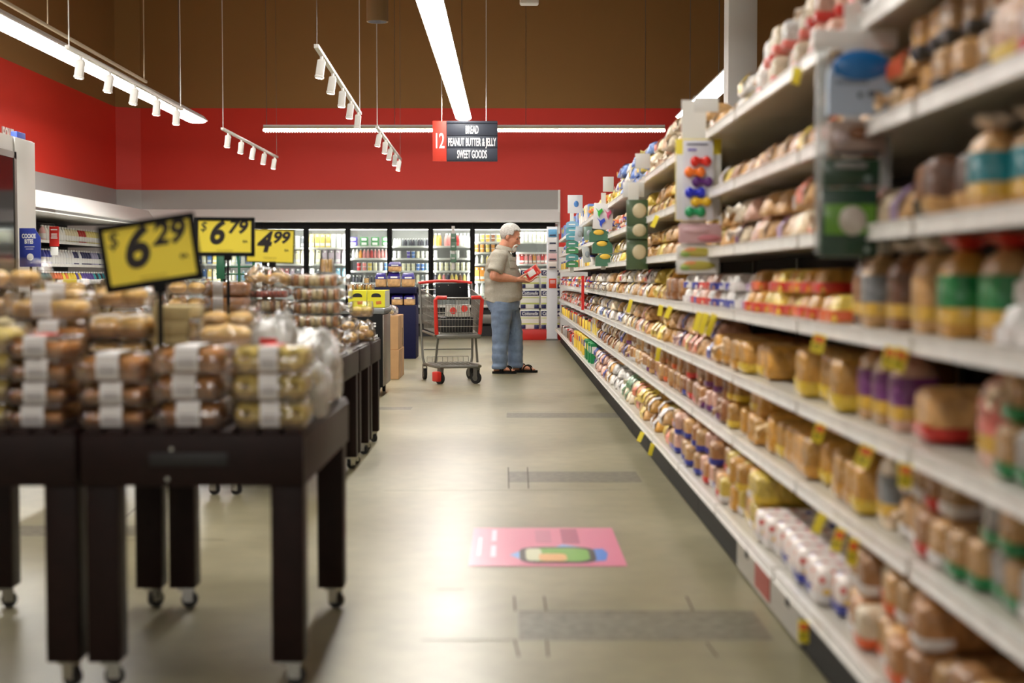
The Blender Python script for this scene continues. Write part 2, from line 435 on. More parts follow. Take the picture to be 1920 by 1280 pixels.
# louvred light along the back wall
t = thing('louvred_light', 'thin horizontal strip light with a toothed louvre across the red back wall', 'ceiling light', (wx(497, 24), 24, 3.56))
L = wx(1245, 24) - wx(497, 24)
mb = MB(); mb.box(0, L, -0.03, 0.03, 0.085, 0.115); mb.build('top_rail', white_m, t)
mb = MB(); mb.box(0, L, -0.05, 0.05, 0.045, 0.085); mb.build('ballast_housing', mat('tan_metal', (150, 140, 120), 0.4), t)
mb = MB(); mb.box(0, L, -0.055, 0.055, 0.008, 0.04); mb.build('diffuser', mat('louvre_lamp', (255, 255, 255), 0.4, emit=(255, 251, 243), emit_s=17.0), t)
mb = MB()
for k in range(150):
    x = L * (k + 0.5) / 150
    mb.box(x - 0.007, x + 0.007, -0.062, 0.062, -0.008, 0.010)
mb.build('louvre', white_m, t)
for d in (0.05, 2.2, 4.4, 6.4):
    mb = MB(); mb.cyl((d, 0, 0.115), (d, 0, ZC - 3.56), 0.004, n=6); mb.build('suspension_wire', greymetal_m, t)

def track_light(p0, p1, label, heads=5, thick=(True, True), conduit=False, cyl=False):
    p0 = Vector(p0); p1 = Vector(p1); L = (p1 - p0).length; ang = math.atan2(p1.y - p0.y, p1.x - p0.x)
    t = thing('track_light', label, 'track light', p0, (0, 0, ang), 'track lights hanging on the left')
    mb = MB(); mb.rbox(0, L, -0.022, 0.022, -0.018, 0.018, 0.004); mb.build('rail', offwhite_m, t)
    for i in range(heads):
        x = L * (0.09 + 0.85 * i / (heads - 1))
        mb = MB(); mb.cyl((x, 0, -0.018), (x, 0, -0.06), 0.016, n=12)
        mb.rbox(x - 0.025, x + 0.025, -0.03, 0.03, -0.065, -0.05, 0.004)
        tilt = Matrix.Translation((x, 0, -0.06)) @ Matrix.Rotation(rad(R.uniform(4, 12)), 4, 'X')
        mb.rbox(-0.037, 0.037, -0.037, 0.037, -0.145, 0.0, 0.007, M=tilt, seg=2)
        mb.rbox(-0.041, 0.041, -0.041, 0.041, -0.168, -0.143, 0.006, M=tilt, seg=2)
        h = mb.build('lamp_head', offwhite_m, t)
        mb = MB(); mb.tube([(0, 0, -0.166), (0, 0, -0.171)], [0.035, 0.032], 16, M=tilt); mb.build('lens', spot_m, h)
    for d, th in ((0.06, thick[0]), (L - 0.06, thick[1])):
        mb = MB(); mb.cyl((d, 0, 0.018), (d, 0, (4.66 if (cyl and d < 1) else ZC) - p0.z), 0.0055 if th else 0.0025, n=8); mb.build('suspension_cord', offwhite_m if th else greymetal_m, t)
    if conduit:
        mb = MB(); mb.rbox(-1.0, L - 0.6, 0.28, 0.31, 0.24, 0.27, 0.004)
        mb.cyl((0.4, 0.295, 0.26), (0.4, 0.295, ZC - p0.z), 0.006, n=6); mb.cyl((L - 0.7, 0.295, 0.26), (L - 0.7, 0.295, ZC - p0.z), 0.008, n=6)
        mb.build('conduit', mat('tan_tube', (170, 150, 120), 0.5), t)
ZT = 3.22
def tl(px0, py0, px1, py1, *a, **k):
    h = ZT - CAMZ
    Y0 = h * F / (520 - py0); Y1 = h * F / (520 - py1)
    track_light((wx(px0, Y0), Y0, ZT), (wx(px1, Y1), Y1, ZT), *a, **k)
tl(133, 92, 345, 207, 'white track light crossing in front of the left strip light', conduit=True)
tl(420, 243, 522, 296, 'white track light hanging low against the red wall above the price signs', thick=(True, False))
tl(596, 90, 677, 215, 'white track light hanging high against the brown wall left of the strip light', thick=(False, True))
tl(708, 240, 752, 300, 'white track light hanging left of the aisle sign under the tan cylinder', thick=(True, False), cyl=True)
p = Vector((wx(710, 19.95), 19.95, 4.667))
t = thing('pendant_canister', 'tan cylinder fixture hanging at the top edge of the view', 'light fixture', p)
mb = MB(); mb.lathe([(0.15, 0.0), (0.152, 0.01), (0.152, 1.0), (0.12, 1.03)], 28); mb.build('canister', mat('tan_paint', (150, 122, 84), 0.6), t)
mb = MB(); mb.cyl((0, 0, 1.0), (0, 0, ZC - 4.667), 0.03); mb.build('stem', mat('tan_paint'), t)
mb = MB(); mb.lathe([(0.13, -0.002), (0.13, 0.012)], 28); mb.build('dark_opening', black_m, t)
p = Vector((wx(992, 18), 18.0, wz(14, 18)))
t = thing('ceiling_sensor', 'small white box hanging at the top edge above the aisle', 'sensor', p)
mb = MB(); mb.rbox(-0.12, 0.12, -0.1, 0.1, 0, 0.11, 0.025, seg=3); mb.build('case', white_m, t)
mb = MB(); mb.cyl((0, 0, 0.1), (0, 0, ZC - p.z), 0.012); mb.build('stem', white_m, t)
# ------------------------------------------------------------------ aisle sign
YS = 19.9
x0, x1 = wx(812, YS), wx(933, YS); zt, zb = wz(229, YS), wz(304, YS)
W_, H_ = x1 - x0, zt - zb
t = thing('aisle_sign', 'red and dark blue hanging aisle sign reading 12 BREAD', 'sign', (x0, YS, zb))
xr = wx(838, YS) - x0
mb = MB(); mb.rbox(0, xr, -0.02, 0.02, 0, H_, 0.003); r_ = mb.build('number_panel', mat('sign_red', (196, 52, 34), 0.5), t)
link('number', text_data('12', 0.30, white_m, bold=0.002, xs=0.55, ext=0.002, space=0.88), r_, (xr / 2 - 0.005, -0.023, H_ * 0.49))
slate = mat('slate_panel', (48, 53, 66), 0.5)
mb = MB(); mb.rbox(xr, W_, -0.012, 0.012, 0, H_, 0.003); mb.rbox(xr, W_, -0.03, 0.03, H_ - 0.035, H_, 0.004); mb.build('backing', slate, t)
for i, s in enumerate(('BREAD', 'PEANUT BUTTER & JELLY', 'SWEET GOODS')):
    za = H_ - 0.04 - (i + 1) * (H_ - 0.05) / 3
    mb = MB(); mb.rbox(xr + 0.004, W_ - 0.004, -0.022, -0.01, za + 0.006, za + (H_ - 0.05) / 3, 0.003)
    pn = mb.build('text_panel', slate, t)
    link('lettering', text_data(s, 0.155, white_m, bold=0.003, xs=0.385, ext=0.002, space=1.0), pn, ((xr + W_) / 2, -0.024, za + (H_ - 0.05) / 6 - 0.002))
for px in (829, 912):
    mb = MB(); mb.cyl((wx(px, YS) - x0, 0, H_), (wx(px, YS) - x0, 0, ZC - zb), 0.006, n=6); mb.build('suspension_wire', offwhite_m, t)

# ------------------------------------------------------------------ coolers along the back wall
PIT = 0.793; ST = [263, 341, 419, 497, 575, 653, 731, 808, 886, 963, 1041]
SHA = [0.58, 0.79, 1.02, 1.25, 1.487, 1.72]; SHB = [0.58, 0.74, 1.06, 1.38, 1.69]; SHC = [0.58, 0.80, 1.05, 1.38, 1.60, 1.80]
UN = {0: SHB, 1: SHB, 2: SHB, 3: SHB, 4: SHB, 5: SHA, 6: SHA, 7: SHA, 8: SHC, 9: SHC}
UDESC = {0: 'leftmost cooler in the far corner', 1: 'cooler behind the largest price sign', 2: 'cooler behind the green ladder', 3: 'cooler behind the 4.99 price sign',
         4: 'cooler with yellow cartons', 5: 'cooler with green boxes', 6: 'cooler left of the cart handle',
         7: 'cooler above the cart handle', 8: 'cooler behind the man', 9: 'cooler right of the man'}
cool_in = mat('cooler_liner', (186, 186, 186), 0.5)
cool_shelf = mat('cooler_shelf', (236, 236, 232), 0.35)
def cooler(i, shelves):
    xc = ((ST[i] + ST[i + 1]) / 2 - 955) / F * YB
    t = thing('display_cooler', UDESC[i].replace('cooler', 'black framed glass door cooler', 1) + ', back wall', 'cooler', (xc, YB, 0), group='glass door coolers along the back wall')
    h = (ST[i + 1] - ST[i]) / 2 / F * YB - 0.001
    mb = MB(); mb.box(-h, h, -0.04, 0.06, 2.035, 2.157); mb.box(-h, -h + 0.045, -0.04, 0.06, 0.55, 2.035); mb.box(h - 0.045, h, -0.04, 0.06, 0.55, 2.035)
    mb.box(-h, h, -0.04, 0.06, 0.50, 0.56); mb.build('door_frame', black_m, t, smooth=False)
    mb = MB(); mb.box(-h + 0.045, h - 0.045, 0.0, 0.012, 0.56, 2.035); g = mb.build('glass_door', glass_m, t, smooth=False)
    mb = MB(); mb.tube([(-h + 0.03, -0.04, 1.0), (-h + 0.03, -0.075, 1.02), (-h + 0.03, -0.075, 1.5), (-h + 0.03, -0.04, 1.52)], 0.011, 8); mb.build('handle', black_m, t)
    mb = MB(); mb.box(-h, h, 0.72, 0.76, 0.1, 2.15); mb.box(-h, -h + 0.008, 0.06, 0.74, 0.5, 2.15); mb.box(h - 0.008, h, 0.06, 0.74, 0.5, 2.15); mb.box(-h, h, 0.06, 0.74, 2.10, 2.15); mb.box(-h, h, 0.06, 0.74, 0.50, 0.54)
    mb.build('liner', cool_in, t, smooth=False)
    for z in shelves:
        mb = MB(); mb.box(-h + 0.012, h - 0.012, 0.12, 0.70, z - 0.012, z); s_ = mb.build('shelf', cool_shelf, t, smooth=False)
        mb = MB(); mb.box(-h + 0.012, h - 0.012, 0.10, 0.12, z - 0.034, z + 0.004); mb.build('price_rail', cool_shelf, s_, smooth=False)
    mb = MB(); mb.box(-h + 0.05, h - 0.05, 0.065, 0.09, 2.03, 2.06)
    for sx in (-1, 1): mb.box(sx * (h - 0.02) - 0.012, sx * (h - 0.02) + 0.012, 0.062, 0.085, 0.6, 2.03)
    mb.build('case_light', caselamp_m, t, smooth=False)
    mb = MB(); mb.box(-h, h, -0.03, 0.7, 0.0, 0.22, 0); mb.rbox(-h, h, -0.10, 0.0, 0.24, 0.42, 0.02, 1); mb.box(-h, h, -0.03, 0.7, 0.2, 0.5, 0)
    mb.rbox(-h, h, -0.06, 0.0, 0.55, 0.60, 0.01, 2); mb.build('base', [dark_m, greymetal_m, cool_shelf], t)
    return t, xc
# product meshes (shared by all copies)
mb = MB(); mb.lathe([(0.03, 0), (0.034, 0.006), (0.034, 0.115), (0.026, 0.145), (0.014, 0.168), (0.014, 0.175)], 14, 0); mb.lathe([(0.017, 0.172), (0.017, 0.192)], 12, 1); mb.lathe([(0.0346, 0.035), (0.0346, 0.095)], 14, 2)
bottle_me = mb.data('bottle', [label_m, white_m, flat_m])
mb = MB(); mb.box(-0.036, 0.036, -0.036, 0.036, 0, 0.17, 0)
mb.loft([[(-0.036, -0.036, 0.17), (0.036, -0.036, 0.17), (0.036, 0.036, 0.17), (-0.036, 0.036, 0.17)], [(-0.036, -0.003, 0.205), (0.036, -0.003, 0.205), (0.036, 0.003, 0.205), (-0.036, 0.003, 0.205)], [(-0.036, -0.003, 0.222), (0.036, -0.003, 0.222), (0.036, 0.003, 0.222), (-0.036, 0.003, 0.222)]], 0)
mb.cyl((0, -0.02, 0.185), (0, -0.03, 0.205), 0.014, n=10, mi=1); mb.box(-0.0365, 0.0365, -0.0367, -0.0360, 0.03, 0.075, 1)
carton_me = mb.data('carton', [flat_m, white_m])
mb = MB(); mb.lathe([(0.036, 0), (0.044, 0.075), (0.046, 0.076), (0.046, 0.085), (0.04, 0.087)], 16, 0); mb.lathe([(0.0465, 0.074), (0.0465, 0.086)], 16, 1)
tub_me = mb.data('tub', [flat_m, white_m])
mb = MB(); mb.rbox(-0.08, 0.08, -0.05, 0.05, 0, 0.09, 0.004, 0); mb.box(-0.05, 0.05, -0.0508, -0.05, 0.02, 0.07, 1)
pbox_me = mb.data('box', [flat_m, white_m])
PROD = {'bottle': (bottle_me, 0.19, 'juice_bottle', 'bottle'), 'carton': (carton_me, 0.222, 'drink_carton', 'carton'), 'tub': (tub_me, 0.087, 'yogurt_tub', 'tub'), 'box': (pbox_me, 0.09, 'food_box', 'box')}
CN = {'yellow': (238, 212, 110), 'orange': (238, 160, 70), 'cream': (238, 232, 200), 'white': (240, 240, 238), 'lilac': (214, 196, 214), 'pink': (236, 150, 150), 'red': (200, 60, 60), 'green': (90, 150, 100),
      'purple': (96, 80, 170), 'blue': (90, 130, 200), 'grey': (110, 112, 120), 'dark': (58, 56, 70), 'lightblue': (150, 200, 225), 'brown': (130, 80, 50)}
def row(u, xc, shelves, si, kind, cols, sc=1.0, stack=1, pitch=None, x_from=0.0, x_to=1.0):
    me, h, nm, cat = PROD[kind]
    n = len(cols); x0 = -PIT / 2 + 0.085; x1 = PIT / 2 - 0.085
    k = 0
    shn = ['lowest shelf', 'second shelf', 'third shelf', 'fourth shelf', 'fifth shelf', 'top shelf']
    sn = 'top shelf' if si == len(shelves) - 1 else shn[si]
    for j, c in enumerate(cols):
        if c is None: continue
        x = x0 + (x1 - x0) * (x_from + (x_to - x_from) * (j / max(1, n - 1)))
        for q in range(stack):
            o = link(nm, me, None, (xc + x, YB + 0.185 + R.uniform(0, 0.01), shelves[si] + q * h * sc + 0.0005), (0, 0, R.uniform(-0.1, 0.1) if kind != 'box' else 0), CN[c])
            o.scale = (sc, sc, sc)
            cname = {'lightblue': 'light blue', 'dark': 'dark'}.get(c, c)
            tag(o, '%s %s, %s from left%s, %s, %s' % (cname, cat, nth(j), '' if stack == 1 else ', tier %s' % ['one', 'two', 'three'][q], sn, UDESC[u]), cat, '%ss in the %s' % (cat, UDESC[u]))
def mix(*cs): return [R.choice(cs) for _ in range(1)][0]
def rnd(n, *cs, gap=0.0): return [None if R.random() < gap else R.choice(cs) for _ in range(n)]
for u in range(10):
    sh = UN[u]; t, xc = cooler(u, sh)
    if u in (0, 1): 
        for si in (2, 3): row(u, xc, sh, si, 'carton', rnd(7, 'white', 'yellow', 'cream', 'blue'))
    elif u == 2:
        for si in (2, 3): row(u, xc, sh, si, 'bottle' if si == 2 else 'carton', rnd(8, 'white', 'yellow', 'blue', 'lightblue', 'cream'))
    elif u == 3:
        row(u, xc, sh, 4, 'carton', rnd(7, 'grey', 'white', 'blue', 'yellow')); row(u, xc, sh, 3, 'carton', ['cream'] * 7, 1.15)
        row(u, xc, sh, 2, 'carton', ['pink', 'grey', 'pink', 'pink', 'lilac', 'grey', 'lilac'], 1.05)
    elif u == 4:
        row(u, xc, sh, 4, 'carton', ['yellow', 'yellow', 'yellow', 'yellow', 'white', 'white', 'white'], 1.15); row(u, xc, sh, 3, 'carton', ['cream', 'cream', 'lilac', 'lilac', 'lilac', 'lilac'], 1.2)
        row(u, xc, sh, 2, 'carton', ['white', 'grey', None, None, 'lightblue', 'lightblue'], 1.05)
    elif u == 5:
        row(u, xc, sh, 5, 'box', ['purple', 'green', 'green', 'green'], 0.95, 2); row(u, xc, sh, 4, 'bottle', ['white', 'white', 'orange', 'pink', 'pink', 'red', 'pink', 'pink', 'pink', 'pink'], 0.9)
        row(u, xc, sh, 3, 'tub', [None, 'red', 'pink', 'yellow', 'cream', 'white', 'blue'], 0.9, 2); row(u, xc, sh, 2, 'bottle', rnd(10, 'white', 'dark'), 0.7)
    elif u == 6:
        row(u, xc, sh, 5, 'bottle', ['white', 'white', 'white'] + ['grey', 'dark', 'grey', 'dark', 'dark', 'grey', 'dark', 'dark', 'grey', 'dark'], 0.75); row(u, xc, sh, 4, 'tub', ['white', 'white', None, 'purple', 'blue', 'cream', 'white', 'white'], 0.78, 2)
        row(u, xc, sh, 3, 'tub', ['cream', 'cream', 'cream', 'cream', 'cream', 'blue', 'blue', 'lightblue'], 0.8, 2); row(u, xc, sh, 2, 'carton', ['cream', None, 'cream', 'cream', None, 'cream', 'grey', 'white'], 0.7); row(u, xc, sh, 1, 'bottle', rnd(9, 'white', 'grey', 'dark', 'cream'), 0.9)
    elif u == 7:
        row(u, xc, sh, 5, 'bottle', ['yellow', 'orange', None, 'pink', 'pink', 'pink', 'red', 'white', 'white', 'white'], 1.25); row(u, xc, sh, 4, 'tub', ['white', None, None, 'white', 'white', None, 'white'], 0.85, 2)
        row(u, xc, sh, 3, 'tub', ['cream', 'cream', 'cream', 'cream', 'cream', 'cream', 'cream'], 0.9, 2); row(u, xc, sh, 2, 'bottle', ['dark', 'yellow', 'pink', 'dark', 'yellow', 'yellow', 'brown', 'yellow', 'white'], 0.9); row(u, xc, sh, 1, 'bottle', rnd(9, 'white', 'grey', 'dark'), 0.9)
    elif u == 8:
        row(u, xc, sh, 5, 'tub', ['white', 'yellow', 'orange', 'brown', 'yellow', 'yellow', 'yellow'], 0.85, 2); row(u, xc, sh, 4, 'tub', ['orange', 'orange', 'yellow', 'orange', 'orange', 'pink', 'orange'], 0.9, 2)
        row(u, xc, sh, 3, 'bottle', ['white', 'cream', 'yellow', 'cream', 'white', 'cream', 'cream'], 0.85); row(u, xc, sh, 2, 'carton', ['orange', 'orange', 'orange', 'orange', 'yellow', 'yellow', 'orange'], 1.2); row(u, xc, sh, 1, 'bottle', ['white'] * 7, 1.15)
    else:
        row(u, xc, sh, 5, 'carton', ['cream', 'white', 'cream', 'white', 'cream', 'cream', 'cream', 'cream', 'cream'], 0.85); row(u, xc, sh, 3, 'carton', ['pink', 'red', 'pink', 'pink', 'orange', 'pink', 'red', 'pink', 'pink'], 0.85)
        row(u, xc, sh, 2, 'carton', ['white', 'cream', 'white', 'yellow', 'white', 'white', 'cream'], 1.05)

# ------------------------------------------------------------------ dairy case along the left wall
t = thing('dairy_case', 'open white dairy case with lit canopy along the left wall', 'dairy case', (-7.4, 20.9, 0))
mb = MB(); mb.prism([(0.62, 2.375), (0.80, 2.13), (0.80, 2.107), (0.76, 2.107), (0.58, 2.36)], -5.5, 5.9, 'y'); mb.box(0.002, 0.62, -5.5, 5.9, 2.345, 2.375); mb.box(-0.9, 0.5, -5.5, 5.9, 2.09, 2.107); mb.build('canopy', white_m, t, smooth=False)
mb = MB(); mb.box(-0.95, -0.9, -5.5, 5.9, 0, 2.107); mb.build('back_panel', dark_m, t, smooth=False)
DZ = [0.60, 0.97, 1.33, 1.70]
for z in DZ:
    mb = MB(); mb.box(-0.9, 0.1, -5.5, 5.9, z - 0.02, z); s_ = mb.build('shelf', dark_m, t, smooth=False)
    mb = MB()
    mb.box(0.1, 0.115, -5.5, 5.9, z - 0.035, z + 0.012)
    mb.build('price_rail', rail_m, s_, smooth=False)
mb = MB(); mb.rbox(-0.9, 0.75, -5.5, 5.9, 0, 0.5, 0.03); mb.build('base', white_m, t)
mb = MB(); mb.box(0.53, 0.60, -5.4, 5.8, 2.26, 2.28); mb.build('case_light', mat('canopy_lamp', (255, 255, 255), 0.4, emit=(255, 250, 240), emit_s=3.5), t, smooth=False)
mb = MB(); mb.lathe([(0.04, 0), (0.045, 0.008), (0.045, 0.13), (0.03, 0.18), (0.018, 0.2), (0.018, 0.22)], 12, 0, sq=3.2); mb.lathe([(0.022, 0.212), (0.022, 0.235)], 10, 1); mb.lathe([(0.0458, 0.03), (0.0458, 0.11)], 12, 1, sq=3.2)
jug_me = mb.data('milk_jug', [flat_m, white_m])
dcols = {3: [('pink', (240, 190, 190)), ('white', (238, 236, 230)), ('cream', (232, 222, 190)), ('red', (190, 50, 40)), ('pale yellow', (238, 222, 140)), ('lilac', (200, 196, 220))],
         2: [('blue', (60, 70, 170)), ('white', (240, 240, 242)), ('white', (236, 238, 244)), ('navy', (50, 54, 100)), ('lilac', (170, 166, 200)), ('dark blue', (40, 60, 90))],
         1: [('teal', (30, 130, 140)), ('orange', (220, 110, 60)), ('yellow', (230, 200, 60)), ('purple', (90, 70, 150)), ('teal', (40, 150, 160)), ('dark', (40, 44, 60))]}
for si, cs in dcols.items():
    n = 24
    for k in range(n):
        Y = 22.5 + k * 0.145; a = (k / n) * (len(cs) - 1); c = cs[min(len(cs) - 1, int(a + R.uniform(0, 0.99)))]
        o = link('milk_jug', jug_me, None, (-7.4 + 0.03, Y, DZ[si] + 0.001), (0, 0, R.uniform(-0.1, 0.1)), c[1]); o.scale = (1.1, 1.1, 1.05)
        tag(o, '%s bottle, %s from the near end on the %s shelf of the dairy case' % (c[0], nth(k), {3: 'upper', 2: 'middle', 1: 'lower'}[si]), 'bottle', 'bottles in the left dairy case')
# red shelf tag
Yr = 22.3
p = Vector((wx(104, Yr), Yr, wz(475, Yr)))
t = thing('shelf_flag', 'red vertical sale flag over a white tag in the dairy case', 'sign', p)
w = 0.075; mb = MB(); mb.rbox(-w, w, -0.004, 0.004, 0.11, 0.42, 0.003); f_ = mb.build('red_card', paperred_m, t)
mb = MB()
for z, ww in ((0.37, 0.05), (0.30, 0.045), (0.27, 0.045), (0.24, 0.05)): mb.box(-ww, ww, -0.0055, -0.004, z - 0.009, z + 0.009)
mb.build('print', white_m, f_, smooth=False)
mb = MB(); mb.rbox(-w * 0.8, w * 0.8, -0.004, 0.004, -0.03, 0.10, 0.003); mb.build('white_tag', white_m, t)
mb = MB(); mb.tube([(0, 0.006, 0.15), (0, 0.006, 0.42), (0, 0.0, 0.46), (-0.2, 0.0, 0.46)], 0.004, 6); mb.build('bracket', steel_m, t)

# ------------------------------------------------------------------ freezer at far left
t = thing('upright_freezer', 'tall white freezer with dark glass doors at the left edge', 'freezer', (-4.66, 14.05, 0))
mb = MB(); mb.box(-0.95, -0.02, -5.0, 0, 0, 2.45); mb.rbox(-0.02, 0.0, -0.56, 0.0, 0, 2.44, 0.004); mb.build('body', mat('freezer_white', (222, 221, 217), 0.4), t)
for k in range(5):
    y1 = -0.56 - k * 0.86
    d = MB(); d.box(-0.02, 0.012, y1 - 0.86, y1 - 0.8, 0.25, 2.3); d.box(-0.02, 0.012, y1 - 0.06, y1, 0.25, 2.3); d.box(-0.02, 0.012, y1 - 0.86, y1, 2.24, 2.3); d.box(-0.02, 0.012, y1 - 0.86, y1, 0.25, 0.31)
    dr = d.build('door', [greymetal_m if k == 0 else black_m], t, smooth=False)
    d = MB(); d.box(-0.012, 0.004, y1 - 0.8, y1 - 0.06, 0.31, 2.24); d.build('door_glass', mat('dark_glass', (26, 26, 30), 0.06, spec=0.8), dr, smooth=False)
    d = MB(); d.tube([(0.012, y1 - 0.76, 0.95), (0.05, y1 - 0.76, 0.97), (0.05, y1 - 0.76, 1.5), (0.012, y1 - 0.76, 1.52)], 0.012, 8); d.build('handle', black_m, dr)
mb = MB(); mb.rbox(-0.03, 0.03, -0.36, -0.12, 0, 0.06, 0.006); o = mb.build('blue_box', mat('blue_card', (60, 90, 200), 0.5), None, (-4.715, 13.98, 2.451))
o.name = 'carton_box'; tag(o, 'small blue box lying on top of the tall white freezer', 'box')
# blue standing sign
Yr = 13.2
t = thing('standing_sign', 'dark blue sign with white words COOKIE BITES beside the white freezer', 'sign', (wx(59, Yr), Yr, 0))
z0, z1 = wz(500, Yr), wz(428, Yr); hw = 0.098
mb = MB(); mb.prism([(-hw, z0), (hw, z0), (hw, z1 - 0.09), (hw * 0.45, z1), (-hw, z1)], -0.006, 0.006, 'y')
f_ = mb.build('board', mat('blue_print', (44, 62, 160), 0.45), t)
link('lettering', text_data('COOKIE', 0.055, white_m, bold=0.002, xs=0.62), f_, (-0.01, -0.0075, z1 - 0.075))
link('lettering', text_data('BITES', 0.055, white_m, bold=0.002, xs=0.62), f_, (-0.01, -0.0075, z1 - 0.125))
mb = MB(); mb.box(-0.05, 0.04, -0.0075, -0.006, z1 - 0.175, z1 - 0.17); mb.box(-0.04, 0.03, -0.0075, -0.006, z1 - 0.195, z1 - 0.19)
mb.ell((0.0, -0.004, z0 + 0.09), (0.035, 0.006, 0.035), 12, 8); mb.build('print', white_m, f_, smooth=False)
mb = MB(); mb.cyl((0, 0.012, 0.02), (0, 0.012, z0 + 0.1), 0.012); mb.lathe([(0.16, 0), (0.16, 0.012), (0.02, 0.025)], 20); mb.build('stand', black_m, t)

# ------------------------------------------------------------------ end display right of the man
mb = MB(); mb.rbox(0.05, 1.25, 25.5, 26.5, 0, 0.183, 0.006); o = mb.build('display_platform', mat('red_base', (196, 36, 28), 0.4)); tag(o, 'red floor platform under the toilet paper packs beside the shelf end', 'platform')
tp_w = mat('tissue_wrap', (232, 232, 224), 0.35, coat=0.4, bump=0.3, bump_scale=18); tp_n = mat('navy_print', (24, 28, 84), 0.35, coat=0.4); tp_y = mat('lime_print', (196, 206, 110), 0.4)
def tissue(x, z, label):
    t = thing('toilet_paper_pack', label, 'toilet paper', (x, 25.62, z), group='toilet paper packs stacked on the red platform')
    w, d, h = 0.355, 0.3, 0.365
    mb = MB(); mb.rbox(-w / 2, w / 2, 0, d, 0, h, 0.025, seg=3); mb.build('wrapper', tp_w, t)
    mb = MB(); mb.rbox(-w / 2 + 0.012, w / 2 - 0.012, -0.003, 0.004, h - 0.125, h - 0.03, 0.002); b = mb.build('name_band', tp_n, t)
    link('lettering', text_data('Cottonelle', 0.085, white_m, shear=0.2, bold=0.001, xs=0.78), b, (0, -0.0042, h - 0.08))
    mb = MB(); mb.rbox(-w / 2 + 0.012, w / 2 - 0.012, -0.002, 0.004, 0.09, 0.115, 0.001); mb.rbox(-w / 2 + 0.012, w / 2 - 0.012, -0.002, 0.004, 0.20, 0.215, 0.001); mb.build('lime_band', tp_y, t)
    mb = MB(); mb.rbox(-w / 2 + 0.012, -w / 2 + 0.10, -0.002, 0.004, 0.012, 0.085, 0.001); mb.rbox(w / 2 - 0.10, w / 2 - 0.012, -0.002, 0.004, 0.012, 0.085, 0.001); mb.build('navy_block', tp_n, t)
for c_, xx in (('left', 0.37), ('right', 0.74)):
    for k in range(3):
        tissue(xx, 0.184 + k * 0.366, 'white and navy toilet paper pack, %s of the %s stack on the red platform' % (['bottom', 'middle', 'top'][k], c_))
t = thing('end_panel', 'tall white end panel with an orange sign at the far shelf end', 'panel', (wx(1035, 25.3), 25.3, 0))
mb = MB(); mb.rbox(-0.095, 0.095, -0.02, 0.02, 0.02, 2.02, 0.004); mb.build('panel', mat('panel_white', (228, 230, 236), 0.4), t)
mb = MB(); mb.box(-0.11, 0.11, -0.03, 0.03, 0, 0.03); mb.build('foot', greymetal_m, t)
mb = MB(); mb.rbox(-0.055, 0.075, -0.026, -0.02, 0.93, 1.10, 0.002); f_ = mb.build('orange_sign', mat('orange_red_card', (216, 66, 36), 0.5), t)
mb = MB(); mb.box(-0.035, 0.055, -0.0275, -0.026, 1.05, 1.065); mb.box(-0.035, 0.055, -0.0275, -0.026, 1.02, 1.03); mb.build('print', white_m, f_, smooth=False)
# ================================================================== BREAD SHELVES (right)
XS, XB0 = 0.855, 0.79          # front edge of upper shelves / of the base shelf
LIP = [0.215, 0.48, 0.72, 0.96, 1.21, 1.46, 1.72]
TOP = [z + 0.034 for z in LIP]
BAY0, BAYW, NB = 1.82, 1.2, 19
SN = ['floor-level shelf', 'shin-high shelf', 'thigh-high shelf', 'waist-high shelf', 'chest-high shelf', 'head-high shelf', 'top shelf']
def bay_parts(t, white_kick=False):
    mb = MB(); mb.box(0.5, 0.53, 0.003, BAYW - 0.003, 0.1, 1.95); mb.build('back_panel', backpanel_m, t, smooth=False)
    mb = MB(); mb.box(0.485, 0.54, 0.003, 0.035, 0, 2.0); mb.build('upright', greymetal_m, t, smooth=False)
    for i, z in enumerate(TOP):
        x0 = (XB0 - XS) if i == 0 else 0.0
        mb = MB(); mb.box(x0 + 0.012, 0.5, 0.005, BAYW - 0.005, z - 0.03, z); s_ = mb.build('shelf', shelf_m, t, smooth=False)
        mb = MB(); mb.box(x0, x0 + 0.014, 0.018, BAYW - 0.018, z - 0.036, z + 0.002)
        mb.box(x0 - 0.003, x0, 0.018, BAYW - 0.018, z - 0.036, z - 0.030); mb.box(x0 - 0.003, x0, 0.018, BAYW - 0.018, z - 0.002, z + 0.003)
        mb.build('price_rail', rail_m, s_, smooth=False)
    mb = MB(); mb.box(0.03, 0.5, 0.003, BAYW - 0.003, 0.0, 0.19, 0); 
    if white_kick:
        mb.box(0.018, 0.03, 0.01, BAYW - 0.01, 0.015, 0.185, 1)
        for y in (0.2, 0.97): mb.box(0.016, 0.019, y - 0.03, y + 0.03, 0.09, 0.135, 2)
        mb.box(0.015, 0.019, 0.5, 0.78, 0.03, 0.165, 3)
    mb.build('kick_plate', [black_m, shelf_m, black_m, mat('faded_red', (186, 78, 66), 0.5)], t, smooth=False)
BN = ['bay nearest the camera', 'second bay from the camera']
proto_bay = None
for k in range(NB):
    lab = 'white metal bread shelving bay, %s' % ('nearest the camera' if k == 0 else ('with a white kick plate and red patch' if k == 2 else ('farthest from the camera' if k == NB - 1 else '%s from the camera end' % nth(k))))
    loc = (XS, BAY0 + k * BAYW, 0)
    if k == 2 or proto_bay is None:
        o = thing('shelving_bay', lab, 'shelf unit', loc, group='shelving bays of the bread aisle'); bay_parts(o, k == 2)
        if proto_bay is None: proto_bay = o
    else:
        o = dup(proto_bay); o.location = loc; o['label'] = lab

